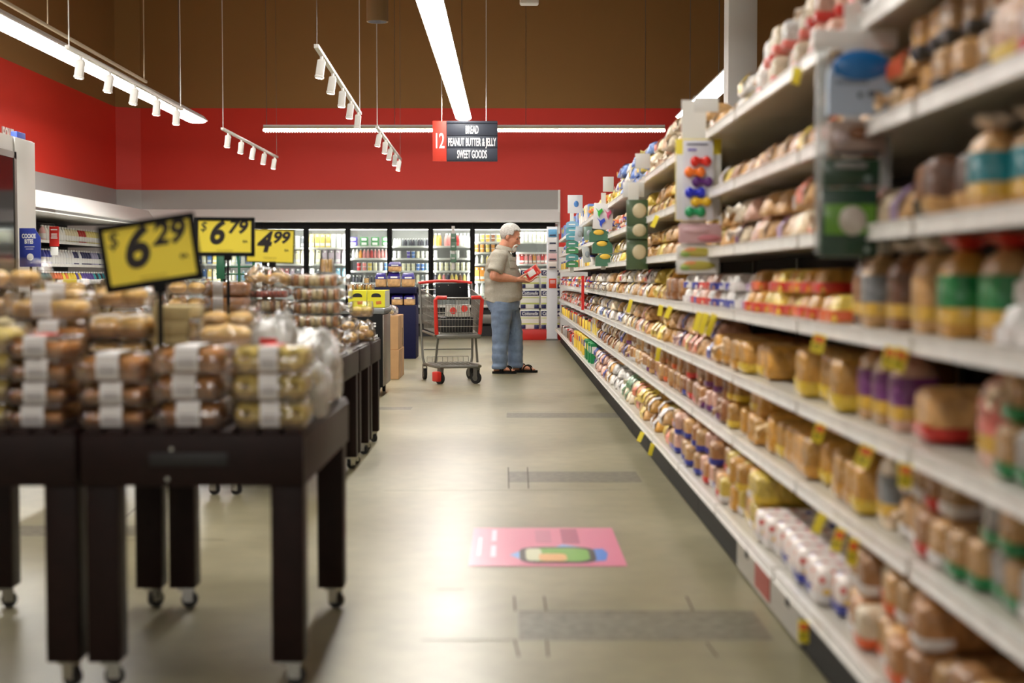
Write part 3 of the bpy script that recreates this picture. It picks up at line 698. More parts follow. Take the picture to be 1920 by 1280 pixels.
# ---- product meshes, local: x=0 front (toward the aisle), +x into the shelf, y centred, z up from the shelf
def xsec(w, h, x, s=1.0, n=18, top=1.0):
    """bread-slice cross-section: flat base, straight sides, domed wider top"""
    pts = []
    for k in range(n):
        a = 2 * math.pi * k / n - math.pi / 2
        ca, sa = math.cos(a), math.sin(a)
        y = math.copysign(abs(ca) ** 0.45, ca) * w / 2; z = math.copysign(abs(sa) ** 0.55, sa) * h / 2
        if z > 0: y *= 1 + 0.07 * math.sin(min(1, z / (h / 2)) * math.pi)
        else: y *= 0.93
        pts.append((x, y * s, h / 2 + z * s))
    return pts
def loaf_parts(w, h, l, seed):
    rr = random.Random(seed)
    mb = MB()
    xs = [(0.0, 0.62), (0.004, 0.84), (0.016, 0.96), (0.035, 1.0)] + [(0.035 + (l - 0.07) * t, 1 + rr.uniform(-0.025, 0.02)) for t in (0.2, 0.4, 0.6, 0.8)] + [(l - 0.03, 1), (l - 0.01, 0.9), (l, 0.6)]
    mb.loft([xsec(w, h, x, s) for x, s in xs])
    body = mb.data('loaf', [bag_m], angle=60)
    mb = MB()      # printed band: lower front and sides
    def low(x, s, g):
        p = [q for q in xsec(w, h, x, s) if q[2] < h * 0.62]
        return [(q[0] - g, q[1] * (1 + 0.03), max(-0.0005, h / 2 + (q[2] - h / 2) * 1.005)) for q in p]
    a = xsec(w, h, 0, 1); idx = [i for i, q in enumerate(a) if q[2] < h * 0.62]
    # keep contiguous ordering from one side over the base to the other
    order = sorted(idx, key=lambda i: ((i + 9) % 18))
    def ring(x, s, g=0.0): 
        q = xsec(w, h, x, s); return [(q[i][0] - g, q[i][1] * 1.025, max(0.0008, q[i][2])) for i in order]
    rings = [ring(0.0, 0.80, 0.003), ring(0.004, 0.88, 0.002), ring(0.016, 0.97), ring(0.04, 1.0), ring(0.09, 1.0)]
    mb.loft(rings, cap0=True, cap1=False, closed=False)
    label = mb.data('label', [label_m], angle=60)
    mb = MB()      # gathered bag end with clip
    z0 = h * 0.55; fr = []
    for x, rr_, zz in ((0.004, 0.03, z0), (-0.012, 0.014, z0 + 0.004), (-0.018, 0.008, z0 + 0.006), (-0.028, 0.016, z0 - 0.004), (-0.045, 0.026, z0 - 0.018)):
        fr.append([(x, rr_ * math.cos(2 * math.pi * k / 12) * (1 + 0.35 * math.sin(5 * k)), zz + rr_ * 0.8 * math.sin(2 * math.pi * k / 12) * (1 + 0.35 * math.cos(4 * k))) for k in range(12)])
    mb.loft(fr, cap1=False)
    tail = mb.data('bag_tail', [tail_m], angle=60)
    return [('bagged_loaf', body, 0), ('label', label, 1), ('bag_tail', tail, 2)]
def hf(w, l, h, fn, nu=14, nv=16):
    """pillow-like bag: heightfield top, flat base"""
    mb = MB(); top = []; n = nu * nv
    for j in range(nv):
        for i in range(nu):
            u = i / (nu - 1); v = j / (nv - 1)
            e = (1 - abs(2 * u - 1) ** 4) ** 0.5 * (1 - abs(2 * v - 1) ** 6) ** 0.5
            z = h * (0.16 + 0.84 * e * fn(u, v))
            top.append((l * v, (u - 0.5) * w * (0.90 + 0.10 * (1 - abs(2 * v - 1) ** 3)), z))
    fs = []
    for j in range(nv - 1):
        for i in range(nu - 1): fs.append((j * nu + i, j * nu + i + 1, (j + 1) * nu + i + 1, (j + 1) * nu + i))
    bot = [(x * 0.98 + 0.003, y * 0.94, 0) for x, y, z in top]
    fs2 = [tuple(q + n for q in reversed(f)) for f in fs]
    rim = [i for i in range(nu)] + [j * nu + nu - 1 for j in range(1, nv)] + [(nv - 1) * nu + i for i in range(nu - 2, -1, -1)] + [j * nu for j in range(nv - 2, 0, -1)]
    side = [(rim[k], rim[(k + 1) % len(rim)], rim[(k + 1) % len(rim)] + n, rim[k] + n) for k in range(len(rim))]
    mb._add(top + bot, fs + fs2 + side)
    return mb
def bun_parts(w, h, l, nx, ny, seed):
    fn = lambda u, v: 0.62 + 0.38 * abs(math.sin(math.pi * nx * u)) ** 0.6 * abs(math.sin(math.pi * ny * v)) ** 0.6
    body = hf(w, l, h, fn, 6 * nx + 3, 6 * ny + 3).data('buns', [bag_m], angle=70)
    mb = MB(); mb.loft([[(-0.003 + 0.001, -w * 0.30, h * 0.1), (-0.003, -w * 0.30, h * 0.5), (0.03, -w * 0.28, h * 0.93), (l * 0.27, -w * 0.28, h * 1.02)],
                        [(-0.003 + 0.001, w * 0.30, h * 0.1), (-0.003, w * 0.30, h * 0.5), (0.03, w * 0.28, h * 0.93), (l * 0.27, w * 0.28, h * 1.02)]], cap0=False, cap1=False, closed=False)
    label = mb.data('label', [label_m])
    mb = MB()
    for x, r_ in ((0.01, 0.02), ): pass
    fr = []
    for x, rr_, zz in ((0.012, 0.035, h * 0.5), (-0.008, 0.014, h * 0.5), (-0.014, 0.008, h * 0.5), (-0.024, 0.018, h * 0.45), (-0.038, 0.03, h * 0.4)):
        fr.append([(x, rr_ * math.cos(2 * math.pi * k / 12) * (1 + 0.35 * math.sin(5 * k)), zz + rr_ * 0.7 * math.sin(2 * math.pi * k / 12) * (1 + 0.3 * math.cos(4 * k))) for k in range(12)])
    mb.loft(fr, cap1=False); tail = mb.data('bag_tail', [tail_m], angle=60)
    return [('bagged_buns', body, 0), ('label', label, 1), ('bag_tail', tail, 2)]
def stand_parts(w, d, h, seed):
    rr = random.Random(seed); mb = MB(); n = 20
    def ring(z, s, j=0.0):
        out = []
        for k in range(n):
            a = 2 * math.pi * k / n; ca, sa = math.cos(a), math.sin(a)
            e = 0.55
            out.append((d / 2 + math.copysign(abs(ca) ** e, ca) * d / 2 * s * (1 + j * rr.uniform(-1, 1)), math.copysign(abs(sa) ** e, sa) * w / 2 * s * (1 + j * rr.uniform(-1, 1)), z))
        return out
    mb.loft([ring(0, 0.88), ring(h * 0.04, 0.98), ring(h * 0.3, 1.0, 0.02), ring(h * 0.62, 0.98, 0.03), ring(h * 0.75, 0.82, 0.06), ring(h * 0.84, 0.42, 0.15), ring(h * 0.87, 0.27, 0.1)])
    body = mb.data('bagged_loaf', [bag_m], angle=60)
    mb = MB(); mb.loft([ring(h * 0.30, 1.012), ring(h * 0.45, 1.018, 0.004), ring(h * 0.62, 1.012)], cap0=False, cap1=False); l1 = mb.data('label', [label_m], angle=60)
    mb = MB(); mb.loft([ring(h * 0.14, 1.012), ring(h * 0.22, 1.014), ring(h * 0.29, 1.012)], cap0=False, cap1=False); l2 = mb.data('lower_band', [label_m], angle=60)
    mb = MB(); mb.loft([ring(h * 0.86, 0.3, 0.1), ring(h * 0.90, 0.5, 0.25), ring(h * 0.97, 0.8, 0.3), ring(h * 1.0, 0.85, 0.35)], cap1=True); tl_ = mb.data('bag_top', [label_m], angle=60)
    return [('bagged_loaf', body, 0), ('label', l1, 1), ('lower_band', l2, 3), ('bag_top', tl_, 4)]
def snack_parts(w, h, l):
    fn = lambda u, v: 1.0
    body = hf(w, l, h, fn, 9, 11).data('wrapper', [bag_m], angle=70)
    mb = MB(); e = w * 0.5 + 0.001
    pth = [(l * 0.55, -e), (0.02, -e), (0.002, -w * 0.40), (-0.003, -w * 0.30), (-0.003, w * 0.30), (0.002, w * 0.4), (0.02, e), (l * 0.55, e)]
    mb.loft([[(x, y, z * h) for x, y in pth] for z in (0.05, 0.25, 0.46)], cap0=False, cap1=False, closed=False)
    return [('wrapper', body, 0), ('label', mb.data('label', [label_m]), 1)]
def dot_parts(w, h, l):
    mb = MB(); xs = [(0.0, 0.62), (0.004, 0.84), (0.016, 0.96), (0.035, 1.0), (l - 0.03, 1), (l - 0.01, 0.9), (l, 0.6)]
    mb.loft([xsec(w, h, x, s) for x, s in xs]); p = loaf_parts(w, h, l, 5)
    return [('bagged_loaf', mb.data('loaf', [dots_m], angle=60), 0), p[1], p[2]]
def box_parts(w, d, h):
    mb = MB(); mb.rbox(0, d, -w / 2, w / 2, 0, h, 0.002, seg=1); b = mb.data('carton', [flat_m])
    mb = MB(); mb.box(-0.0008, 0.001, -w * 0.38, w * 0.38, h * 0.55, h * 0.85); mb.box(d * 0.15, d * 0.85, -w / 2 - 0.0008, -w / 2, h * 0.5, h * 0.85)
    return [('carton', b, 0), ('front_print', mb.data('print', [flat_m], False), 1)]
def jar_parts(r, h):
    mb = MB(); mb.lathe([(r * 0.9, 0), (r, 0.008), (r, h * 0.75), (r * 0.8, h * 0.84)], 14, c=(r, 0, 0)); b = mb.data('jar', [flat_m])
    mb = MB(); mb.lathe([(r * 0.86, h * 0.84), (r * 0.88, h)], 14, c=(r, 0, 0)); return [('jar', b, 0), ('lid', mb.data('lid', [flat_m]), 1)]
KIND = {  # kind: (parts, w, h, l, object name, category)
    'loaf': ([loaf_parts(0.112, 0.13, 0.28, s) for s in (1, 2, 3)], 0.118, 0.13, 'bread_loaf', 'bread'),
    'big': ([loaf_parts(0.15, 0.125, 0.30, s) for s in (4, 6)], 0.16, 0.125, 'round_loaf', 'bread'),
    'bun': ([bun_parts(0.20, 0.085, 0.26, 2, 3, s) for s in (1, 2)], 0.205, 0.085, 'bun_pack', 'buns'),
    'hot': ([bun_parts(0.14, 0.09, 0.17, 4, 1, s) for s in (1,)], 0.147, 0.09, 'roll_pack', 'rolls'),
    'stand': ([stand_parts(0.125, 0.11, 0.21, s) for s in (1, 2)], 0.145, 0.21, 'bread_bag', 'bread'),
    'snack': ([snack_parts(0.085, 0.07, 0.16)], 0.09, 0.07, 'snack_pack', 'snack'),
    'dot': ([dot_parts(0.11, 0.11, 0.28)], 0.116, 0.11, 'dotted_bread_bag', 'bread'),
    'box': ([box_parts(0.17, 0.07, 0.20)], 0.176, 0.20, 'cereal_box', 'box'),
    'jar': ([jar_parts(0.042, 0.13)], 0.09, 0.13, 'jar', 'jar'),
}
GOLD = (208, 152, 58); TAN = (206, 160, 100); BRN = (148, 94, 48); DKB = (104, 66, 42); CRM = (226, 208, 176); WHT = (228, 224, 218); PNK = (214, 168, 146); YEL = (228, 198, 78); BLU = (120, 150, 215); GRY = (158, 154, 150); WHEAT = (178, 124, 70)
RED = (206, 44, 34); ORG = (226, 100, 44); PUR = (112, 44, 116); GRN = (16, 126, 66); TEAL = (10, 128, 140); DBL = (38, 52, 160); YLW = (232, 200, 66); BLK = (38, 34, 32); LGT = (226, 222, 220); PKL = (226, 120, 110); LIL = (180, 150, 190); GYL = (120, 124, 128)
CNAME = {GOLD: 'golden', TAN: 'tan', BRN: 'brown', DKB: 'dark brown', CRM: 'cream', WHT: 'white', PNK: 'pinkish', YEL: 'yellow', BLU: 'light blue', GRY: 'greyish', WHEAT: 'wheat brown', RED: 'red', ORG: 'orange', PUR: 'purple', GRN: 'green', TEAL: 'teal', DBL: 'blue', YLW: 'yellow', BLK: 'black', LGT: 'white', PKL: 'pink', LIL: 'lilac', GYL: 'grey'}
QUEUE = []   # kind, variant, loc, rotz, colour, label colour, shelf index, layer, desc
def run(s, px0, px1, kind, cols, labs, layers=1, gap=0.0, lay2gap=0.1, setback=0.03, sc=1.0):
    X = XB0 if s == 0 else XS
    if kind == 'loaf' and layers == 2: sc = 0.78
    y1 = min(24.45, X * F / (px0 - 955)); y0 = X * F / (px1 - 955)
    parts, w, h, nm, cat = KIND[kind]
    w = w * sc; n = max(1, int((y1 - y0) / w))
    for k in range(n):
        Y = y0 + (k + 0.5) * (y1 - y0) / n
        nl = layers
        if R.random() < gap: continue
        c = R.choice(cols); lb = R.choice(labs)
        for q in range(nl):
            if q == 1 and R.random() < lay2gap: break
            QUEUE.append((kind, R.randrange(len(parts)), (X + setback + R.uniform(-0.01, 0.035) + R.uniform(-0.005, 0.03) * q, Y, TOP[s] + q * h * sc + 0.001), R.uniform(-0.05, 0.05) * (2.2 if q else 1) * (0.6 if kind == 'box' else 1), c, lb, s, q, sc))
    return
# S0 floor level
run(0, 1050, 1072, 'jar', [RED, BRN, GRY, DKB], [LGT, RED, BLK], 1)
run(0, 1072, 1090, 'box', [YEL, YLW], [RED, DBL], 1); run(0, 1090, 1102, 'box', [GRN], [YLW, LGT], 1)
run(0, 1102, 1135, 'bun', [TAN, PNK], [LGT, DBL], 2); run(0, 1135, 1155, 'bun', [WHT], [DBL, LGT], 2); run(0, 1155, 1172, 'bun', [CRM], [GRN], 2)
run(0, 1172, 1245, 'bun', [GOLD, TAN, YEL], [ORG, YLW, LGT], 2, lay2gap=0.1)
run(0, 1245, 1290, 'loaf', [TAN, PNK, WHEAT], [DBL, LIL, DBL], 2); run(0, 1290, 1335, 'loaf', [WHEAT, TAN, PNK], [DBL, RED, LGT], 2, lay2gap=0.3)
run(0, 1338, 1400, 'loaf', [GOLD, GOLD, YEL], [GOLD, YLW, LGT], 2, lay2gap=0.0)
run(0, 1402, 1545, 'dot', [WHT], [LGT, DBL, DBL, LGT], 1)
run(0, 1548, 1720, 'loaf', [TAN, WHEAT, CRM], [ORG, LGT, PKL, LGT], 2, lay2gap=0.15); run(0, 1722, 2150, 'loaf', [GRY, TAN, WHEAT], [GRN, LGT, GYL], 1)
# S1
run(1, 1046, 1098, 'jar', [RED, BRN, GRY, YEL], [LGT, BLK, RED], 1); run(1, 1100, 1112, 'box', [BLU, YEL], [LGT, RED], 1)
run(1, 1112, 1165, 'hot', [TAN, CRM, BRN], [DBL, LGT, TAN], 2, gap=0.3)
run(1, 1166, 1215, 'loaf', [TAN, CRM, WHEAT], [LGT, PUR, TAN], 2); run(1, 1216, 1262, 'loaf', [WHEAT, TAN], [PUR, ORG, WHEAT], 2, lay2gap=0.0)
run(1, 1263, 1345, 'loaf', [WHEAT, BRN, PNK], [DBL, RED, BRN, PUR], 2, lay2gap=0.15); run(1, 1346, 1405, 'loaf', [GOLD], [GOLD, YLW], 2, lay2gap=0.35)
run(1, 1406, 1596, 'loaf', [GOLD], [GOLD, GOLD, YLW], 1);
run(1, 1600, 1640, 'stand', [CRM], [BLK, GYL], 1); run(1, 1642, 1745, 'loaf', [TAN, WHEAT], [RED, GRN, LGT], 2, lay2gap=0.3); run(1, 1748, 2150, 'loaf', [GRY, TAN], [GRN, GRN, LGT], 2, lay2gap=0.1)
# S2
run(2, 1046, 1096, 'snack', [BRN, GRY, RED, PNK], [LGT, RED, BLK], 2); run(2, 1100, 1165, 'bun', [CRM, WHT, TAN], [DBL, LGT, BLU], 2)
run(2, 1166, 1208, 'hot', [TAN, PNK, CRM], [LGT, PKL, YLW], 2); run(2, 1209, 1243, 'hot', [YEL, GOLD], [YLW], 2); run(2, 1244, 1322, 'hot', [PNK, TAN], [DBL, YLW, ORG], 2, lay2gap=0.0)
run(2, 1324, 1415, 'big', [GOLD, TAN, GOLD], [YLW, GOLD], 1); run(2, 1455, 1560, 'loaf', [GOLD], [YLW, GOLD, YLW], 1, sc=1.15)
run(2, 1562, 1645, 'stand', [TAN, PNK], [PUR], 1); run(2, 1648, 1720, 'big', [TAN], [RED], 1); run(2, 1745, 1830, 'stand', [PNK], [RED, PKL], 1); run(2, 1832, 2150, 'loaf', [GRY, TAN], [GRN], 2)
# S3 waist
run(3, 1046, 1096, 'snack', [YEL, RED, WHT, BRN], [LGT, RED, DBL], 2); run(3, 1100, 1150, 'bun', [CRM, WHT, TAN], [DBL, LGT], 2); run(3, 1150, 1200, 'hot', [TAN, WHT, CRM], [LGT, YLW, RED], 2)
run(3, 1201, 1236, 'hot', [YEL, GOLD], [YLW], 2, lay2gap=0.4); run(3, 1238, 1262, 'big', [BRN, WHEAT], [BRN], 1); run(3, 1263, 1368, 'snack', [WHT, PNK, WHT], [RED, DBL, LIL, LGT], 2, lay2gap=0.05)
run(3, 1370, 1545, 'snack', [GOLD, YEL, GOLD], [ORG, ORG, RED], 2, lay2gap=0.3, sc=1.08); run(3, 1548, 1640, 'stand', [BRN, DKB, TAN], [BRN, GYL, DKB], 1); run(3, 1642, 1700, 'stand', [TAN], [LGT, TAN], 1)
run(3, 1702, 1815, 'stand', [TAN, GOLD], [GRN], 1); run(3, 1817, 2150, 'snack', [WHT, GRY], [RED, LGT], 2, sc=1.15)
# S4
run(4, 1046, 1096, 'jar', [YEL, WHT, BRN], [LGT, DBL], 1); run(4, 1110, 1160, 'hot', [CRM, YEL, WHT], [YLW, DBL, LGT], 2); run(4, 1170, 1262, 'bun', [TAN, YEL, GOLD], [YLW, TAN, LGT], 2)
run(4, 1264, 1345, 'hot', [TAN, YEL], [YLW, LGT], 2); run(4, 1350, 1420, 'hot', [TAN, CRM, PNK], [LIL, PUR, LGT, TAN], 2, lay2gap=0.0); run(4, 1421, 1520, 'hot', [PNK, TAN, CRM], [LIL, LGT, ORG], 2, lay2gap=0.2); run(4, 1521, 1660, 'hot', [TAN, CRM], [LIL, ORG, LGT], 1)
run(4, 1662, 1775, 'loaf', [DKB, BRN, TAN], [DKB, BLK, TAN], 1); run(4, 1778, 1862, 'stand', [GOLD, TAN], [TEAL], 1, sc=0.85); run(4, 1864, 2150, 'stand', [PNK, GRY], [PKL, GYL], 1)
# S5
run(5, 1046, 1096, 'snack', [WHT, BLU, YEL], [LGT, DBL], 2); run(5, 1112, 1160, 'snack', [ORG, BLU, TAN], [DBL, LGT, ORG], 2); run(5, 1180, 1262, 'hot', [YEL, TAN, GOLD], [YLW, TAN], 2, lay2gap=0.3)
run(5, 1264, 1345, 'hot', [TAN, YEL], [LGT], 1); run(5, 1350, 1512, 'hot', [TAN, WHEAT, TAN], [TAN, WHEAT, YLW], 1, sc=0.95); run(5, 1514, 1655, 'bun', [TAN, CRM], [TAN, ORG], 2, lay2gap=0.3)
run(5, 1660, 1800, 'loaf', [TAN, GOLD], [BLK], 2, lay2gap=0.0, sc=1.0); run(5, 1802, 1860, 'big', [WHEAT, TAN], [YLW], 1, sc=1.1); run(5, 1862, 2150, 'loaf', [PNK, TAN], [RED], 2)
# S6
run(6, 1046, 1096, 'box', [WHT, BLU], [BLU, YLW], 1); run(6, 1098, 1140, 'snack', [YEL, GOLD], [YLW, ORG], 2); run(6, 1142, 1200, 'hot', [BLU, BLU, WHT, YEL], [YLW, DBL, LGT], 3); run(6, 1201, 1250, 'bun', [TAN, CRM], [TAN, ORG], 3)
run(6, 1251, 1300, 'hot', [TAN, CRM, BRN], [PKL, ORG, TAN], 2); run(6, 1301, 1348, 'hot', [TAN, CRM], [LGT, TAN], 1); run(6, 1349, 1398, 'hot', [WHT, TAN], [DBL, YLW, LGT], 2, lay2gap=0.4)
run(6, 1399, 1520, 'loaf', [CRM, PNK, WHT], [RED, RED, PKL], 2, lay2gap=0.0); run(6, 1522, 1610, 'hot', [DKB, GRY, GOLD], [BLK, RED, GOLD], 2); run(6, 1612, 1900, 'loaf', [GOLD, TAN, ORG], [RED, ORG], 1)

LIMIT = 290
byname = {}
for q in QUEUE: byname.setdefault(KIND[q[0]][3], []).append(q)
KW = {'bread_loaf': 'loaf', 'round_loaf': 'large loaf', 'bun_pack': 'bun pack', 'roll_pack': 'roll pack', 'bread_bag': 'upright bread bag', 'snack_pack': 'snack pack', 'dotted_bread_bag': 'dotted bread bag', 'cereal_box': 'box', 'jar': 'jar'}
tail_cols = [(232, 222, 210), (240, 240, 240), (230, 205, 190)]
for nm, qs in byname.items():
    qs.sort(key=lambda q: q[2][1])
    cnt = {}
    for q in qs[:LIMIT]:
        kind, vi, loc, rz, c, lb, s, layer, sc = q
        parts = KIND[kind][0][vi]; cat = KIND[kind][4]
        skip = kind in ('bun', 'hot') and R.random() < 0.4
        same = skip or CNAME.get(c) == CNAME.get(lb) or nm == 'dotted_bread_bag'
        look = '%s %s' % (CNAME.get(c, 'tan'), KW[nm]) if same else '%s %s with %s label' % (CNAME[c], KW[nm], CNAME[lb])
        if nm == 'dotted_bread_bag': look = 'dotted white bread bag' if lb == LGT else 'dotted white bread bag with blue foot'
        key = (look, s, layer); i = cnt.get(key, 0); cnt[key] = i + 1
        root = link(nm, parts[0][1], None, loc, (0, 0, rz), c); root.scale = (sc, sc, sc)
        lay = ['', ', upper layer', ', third layer'][layer]
        tag(root, '%s, %s from near end, %s%s' % (look, nth(i), SN[s], lay), cat, '%ss on the %s' % (KW[nm], SN[s]))
        far = loc[1] > 11.5
        jt = R.uniform(0.86, 1.1); root.color = lin([min(250, v * jt) for v in c])
        for pn, me, role in parts[1:]:
            if role == 2 and (far or R.random() < 0.95): continue
            if role == 1 and (skip or (far and same and nm != 'dotted_bread_bag')): continue
            col = {1: lb, 2: tuple(int(v * 0.6 + 225 * 0.4) for v in c), 3: (212, 170, 60), 4: RED if lb in (PUR, GRN, RED, PKL) else (216, 200, 184)}[role]
            link(pn, me, root, color=col)
    rest = qs[LIMIT:]
    if rest:
        mb = MB(); palette = {}; ms = []
        for q in rest:
            kind, vi, loc, rz, c, lb, s, layer, sc = q
            parts = KIND[kind][0][vi]
            M = Matrix.Translation(loc) @ Matrix.Rotation(rz, 4, 'Z') @ Matrix.Scale(sc, 4)
            for (pn, me, role), col in zip(parts[:2], (c, lb)):
                if col not in palette:
                    palette[col] = len(ms); ms.append(mat('film_%d_%d_%d' % col, col, 0.4, coat=0.6, noise_amt=0.25, noise_scale=14, bump=0.6, bump_scale=26))
                mb.mesh(me, palette[col], M)
        o = mb.build(nm, ms, angle=60)
        tag(o, 'many far %ss crowding the distant end of the bread shelves' % KW[nm], KIND[rest[0][0]][4], None, 'stuff')
    print('KIND', nm, len(qs))

# ---- price tags hanging from the rails
tag_m = mat('tag_yellow', (240, 220, 60), 0.45); tagred_m = mat('tag_red', (226, 96, 50), 0.5)
TAGS = [(1318, 600, 20, 36, 3), (1330, 603, 20, 40, 3), (1345, 603, 22, 44, 3), (1244, 582, 12, 22, 3), (1262, 583, 12, 24, 3), (1551, 650, 30, 36, 3), (1706, 690, 34, 46, 3), (1683, 676, 26, 28, 3),
        (1552, 834, 26, 38, 2), (1645, 880, 34, 44, 2), (1714, 914, 36, 48, 2), (1556, 1010, 22, 40, 1), (1592, 1040, 24, 46, 1), (1616, 1058, 26, 52, 1), (1522, 1187, 30, 42, 0), (1210, 824, 10, 20, 0), (1229, 852, 10, 24, 0), (1240, 672, 10, 26, 2),
        (1187, 568, 12, 26, 3), (1500, 152, 12, 36, 6), (1236, 405, 10, 24, 5), (1289, 262, 10, 24, 6)]
for i, (px, py, pw, ph, s) in enumerate(TAGS):
    X = (XB0 if s == 0 else XS) - 0.004
    Y = X * F / (px - 955); sc = F / Y
    w = min(0.07, max(0.026, pw * (0.8 if pw > 23 else 0.55) / sc)); h = min(0.10, max(0.05, ph / sc))
    t = thing('price_tag', 'x', 'price tag', (X, Y, LIP[s] + 0.004), (rad(R.uniform(-22, -8)), rad(R.uniform(12, 26)), rad(R.uniform(-10, 25))), 'yellow price tags on the shelf rails')
    mb = MB(); mb.box(-w, 0.0, -0.0008, 0.0008, -h, 0); cd_ = mb.build('card', tag_m, t, smooth=False)
    mb = MB()
    mb.box(-w * 0.9, -w * 0.1, -0.0014, -0.0008, -h * 0.45, -h * 0.15, 0)
    for k in range(3): mb.box(-w * 0.85, -w * (0.2 + 0.1 * k), -0.0014, -0.0008, -h * (0.62 + 0.09 * k), -h * (0.58 + 0.09 * k), 1)
    mb.build('print', [tagred_m, ink_m], t, smooth=False) if pw > 22 else None
    TAGS[i] = (t, s, Y)
for s in range(7):
    ts = sorted([x for x in TAGS if x[1] == s], key=lambda x: x[2])
    for j, x in enumerate(ts):
        x[0]['label'] = 'yellow price tag hanging from the %s rail, %s from the camera end' % (SN[s], nth(j))

# ---- hanging merchandise strips (clip strips) on the aisle side of the shelves
strip_plastic = clear_mat('strip_plastic', (246, 248, 248), 0.1, 0.15, bump=0.2, body=0.35, body_col=(226, 232, 232))
def clip_strip(px, py0, py1, Y, wpx, label):
    sc = F / Y
    t = thing('clip_strip', label, 'merchandise strip', (wx(px, Y), Y, wz(py1, Y)))
    h = (py1 - py0) / sc; w = wpx / sc
    mb = MB(); mb.rbox(-w / 2, w / 2, -0.0015, 0.0015, 0, h, 0.001, seg=1); mb.build('strip', offwhite_m, t, smooth=False)
    return t
def card(px0, py0, px1, py1, Y, name, label, cat, col, shapes=(), depth=0.012, group=None, rot=0.0, round_top=False):
    """a hanging pack: backing card with printed / moulded shapes [(kind, px, py, w, h, colour, part name)]"""
    sc = F / Y; cx, cy = (px0 + px1) / 2, (py0 + py1) / 2
    t = thing(name, label, cat, (wx(cx, Y), Y, wz(cy, Y)), (0, rad(rot), 0), group)
    w, h = (px1 - px0) / sc, (py1 - py0) / sc
    mb = MB()
    if round_top:
        pts = [(-w / 2, -h / 2), (w / 2, -h / 2), (w / 2, h * 0.12)] + [(w / 2 * math.cos(a), h * 0.12 + h * 0.38 * math.sin(a)) for a in [math.pi * k / 10 for k in range(1, 10)]] + [(-w / 2, h * 0.12)]
        mb.prism(pts, -depth / 2, depth / 2, 'y')
    else: mb.rbox(-w / 2, w / 2, -depth / 2, depth / 2, -h / 2, h / 2, min(0.004, depth * 0.4))
    mb.build('backing_card', mat('card_%d_%d_%d' % col, col, 0.35, coat=0.3), t)
    for kd, px, py, ww, hh, c, pn in shapes:
        x, z = (px - cx) / sc, (cy - py) / sc; a, b = ww / sc / 2, hh / sc / 2; y0 = -depth / 2
        m_ = mat('card_%d_%d_%d' % c, c, 0.35, coat=0.3); mb = MB()
        if kd == 'rect': mb.rbox(x - a, x + a, y0 - 0.003, y0 + 0.001, z - b, z + b, 0.001)
        elif kd == 'disc': mb.ell((x, y0, z), (a, 0.012, b), 20, 10)
        elif kd == 'clip':   # moulded bag clip: bow-tie shape
            mb.rbox(x - a, x + a, y0 - 0.016, y0, z - b * 0.62, z + b * 0.62, b * 0.3, seg=2); mb.ell((x - a * 0.6, y0 - 0.01, z), (a * 0.5, 0.014, b), 14, 8); mb.ell((x + a * 0.6, y0 - 0.01, z), (a * 0.5, 0.014, b), 14, 8)
        elif kd == 'wing':
            mb.prism([(x - a, z + b), (x - a * 0.2, z + b * 0.4), (x + a * 0.7, z + b), (x + a, z + b * 0.4), (x + a * 0.35, z - b * 0.2), (x + a * 0.15, z - b), (x - a * 0.25, z - b * 0.4), (x - a * 0.3, z + b * 0.1)], y0 - 0.014, y0, 'y')
        elif kd == 'sand':   # rolled sandwich picture, slightly raised
            mb.ell((x, y0, z), (a, 0.01, b), 18, 8)
        mb.build(pn, m_, t)
    return t
# A: card of six bag clips over sandwich packs
YA = 6.15
clip_strip(1299, 190, 512, YA + 0.03, 46, 'white plastic hanging strip holding the card of six coloured clips')
card(1265, 262, 1351, 415, YA + 0.012, 'hang_card', 'yellow edged white hang card behind the six coloured clips', 'pack', (226, 206, 60), [('rect', 1308, 352, 84, 122, (222, 222, 224), 'white_field')], 0.006)
card(1279, 264, 1336, 414, YA - 0.02, 'clip_card', 'white card with six bag clips in red, orange, purple, blue, yellow and green', 'clip pack', (216, 216, 226),
     [('rect', 1306, 272, 40, 3, (90, 90, 120), 'print'), ('rect', 1296, 282, 16, 4, (120, 110, 200), 'print'), ('clip', 1312, 304, 36, 20, (214, 36, 22), 'red_clip'), ('clip', 1301, 324, 36, 20, (240, 118, 30), 'orange_clip'), ('clip', 1315, 342, 36, 20, (82, 20, 110), 'purple_clip'),
      ('clip', 1302, 362, 36, 20, (20, 36, 190), 'blue_clip'), ('clip', 1313, 379, 36, 18, (226, 182, 30), 'yellow_clip'), ('clip', 1302, 398, 36, 20, (20, 146, 90), 'green_clip')], 0.006)
card(1272, 420, 1352, 456, YA - 0.01, 'snack_packet', 'pink and grey meat packet hanging below the six clips', 'packet', (196, 160, 164), [('sand', 1305, 432, 50, 14, (206, 170, 176), 'print'), ('sand', 1328, 447, 44, 14, (186, 116, 126), 'print')], 0.02)
for k, y in enumerate((473, 498)):
    card(1268, y - 14, 1348, y + 15, YA, 'sandwich_packet', 'white packet with green and yellow filled wrap picture, %s of two at the strip bottom' % ('upper', 'lower')[k], 'packet', (214, 212, 206), [('sand', 1308, y, 66, 18, (172, 160, 66), 'print'), ('sand', 1296, y - 4, 30, 10, (210, 140, 84), 'print'), ('sand', 1285, y + 4, 22, 10, (130, 160, 76), 'print')], 0.016, 'wrap packets on the hanging strip')
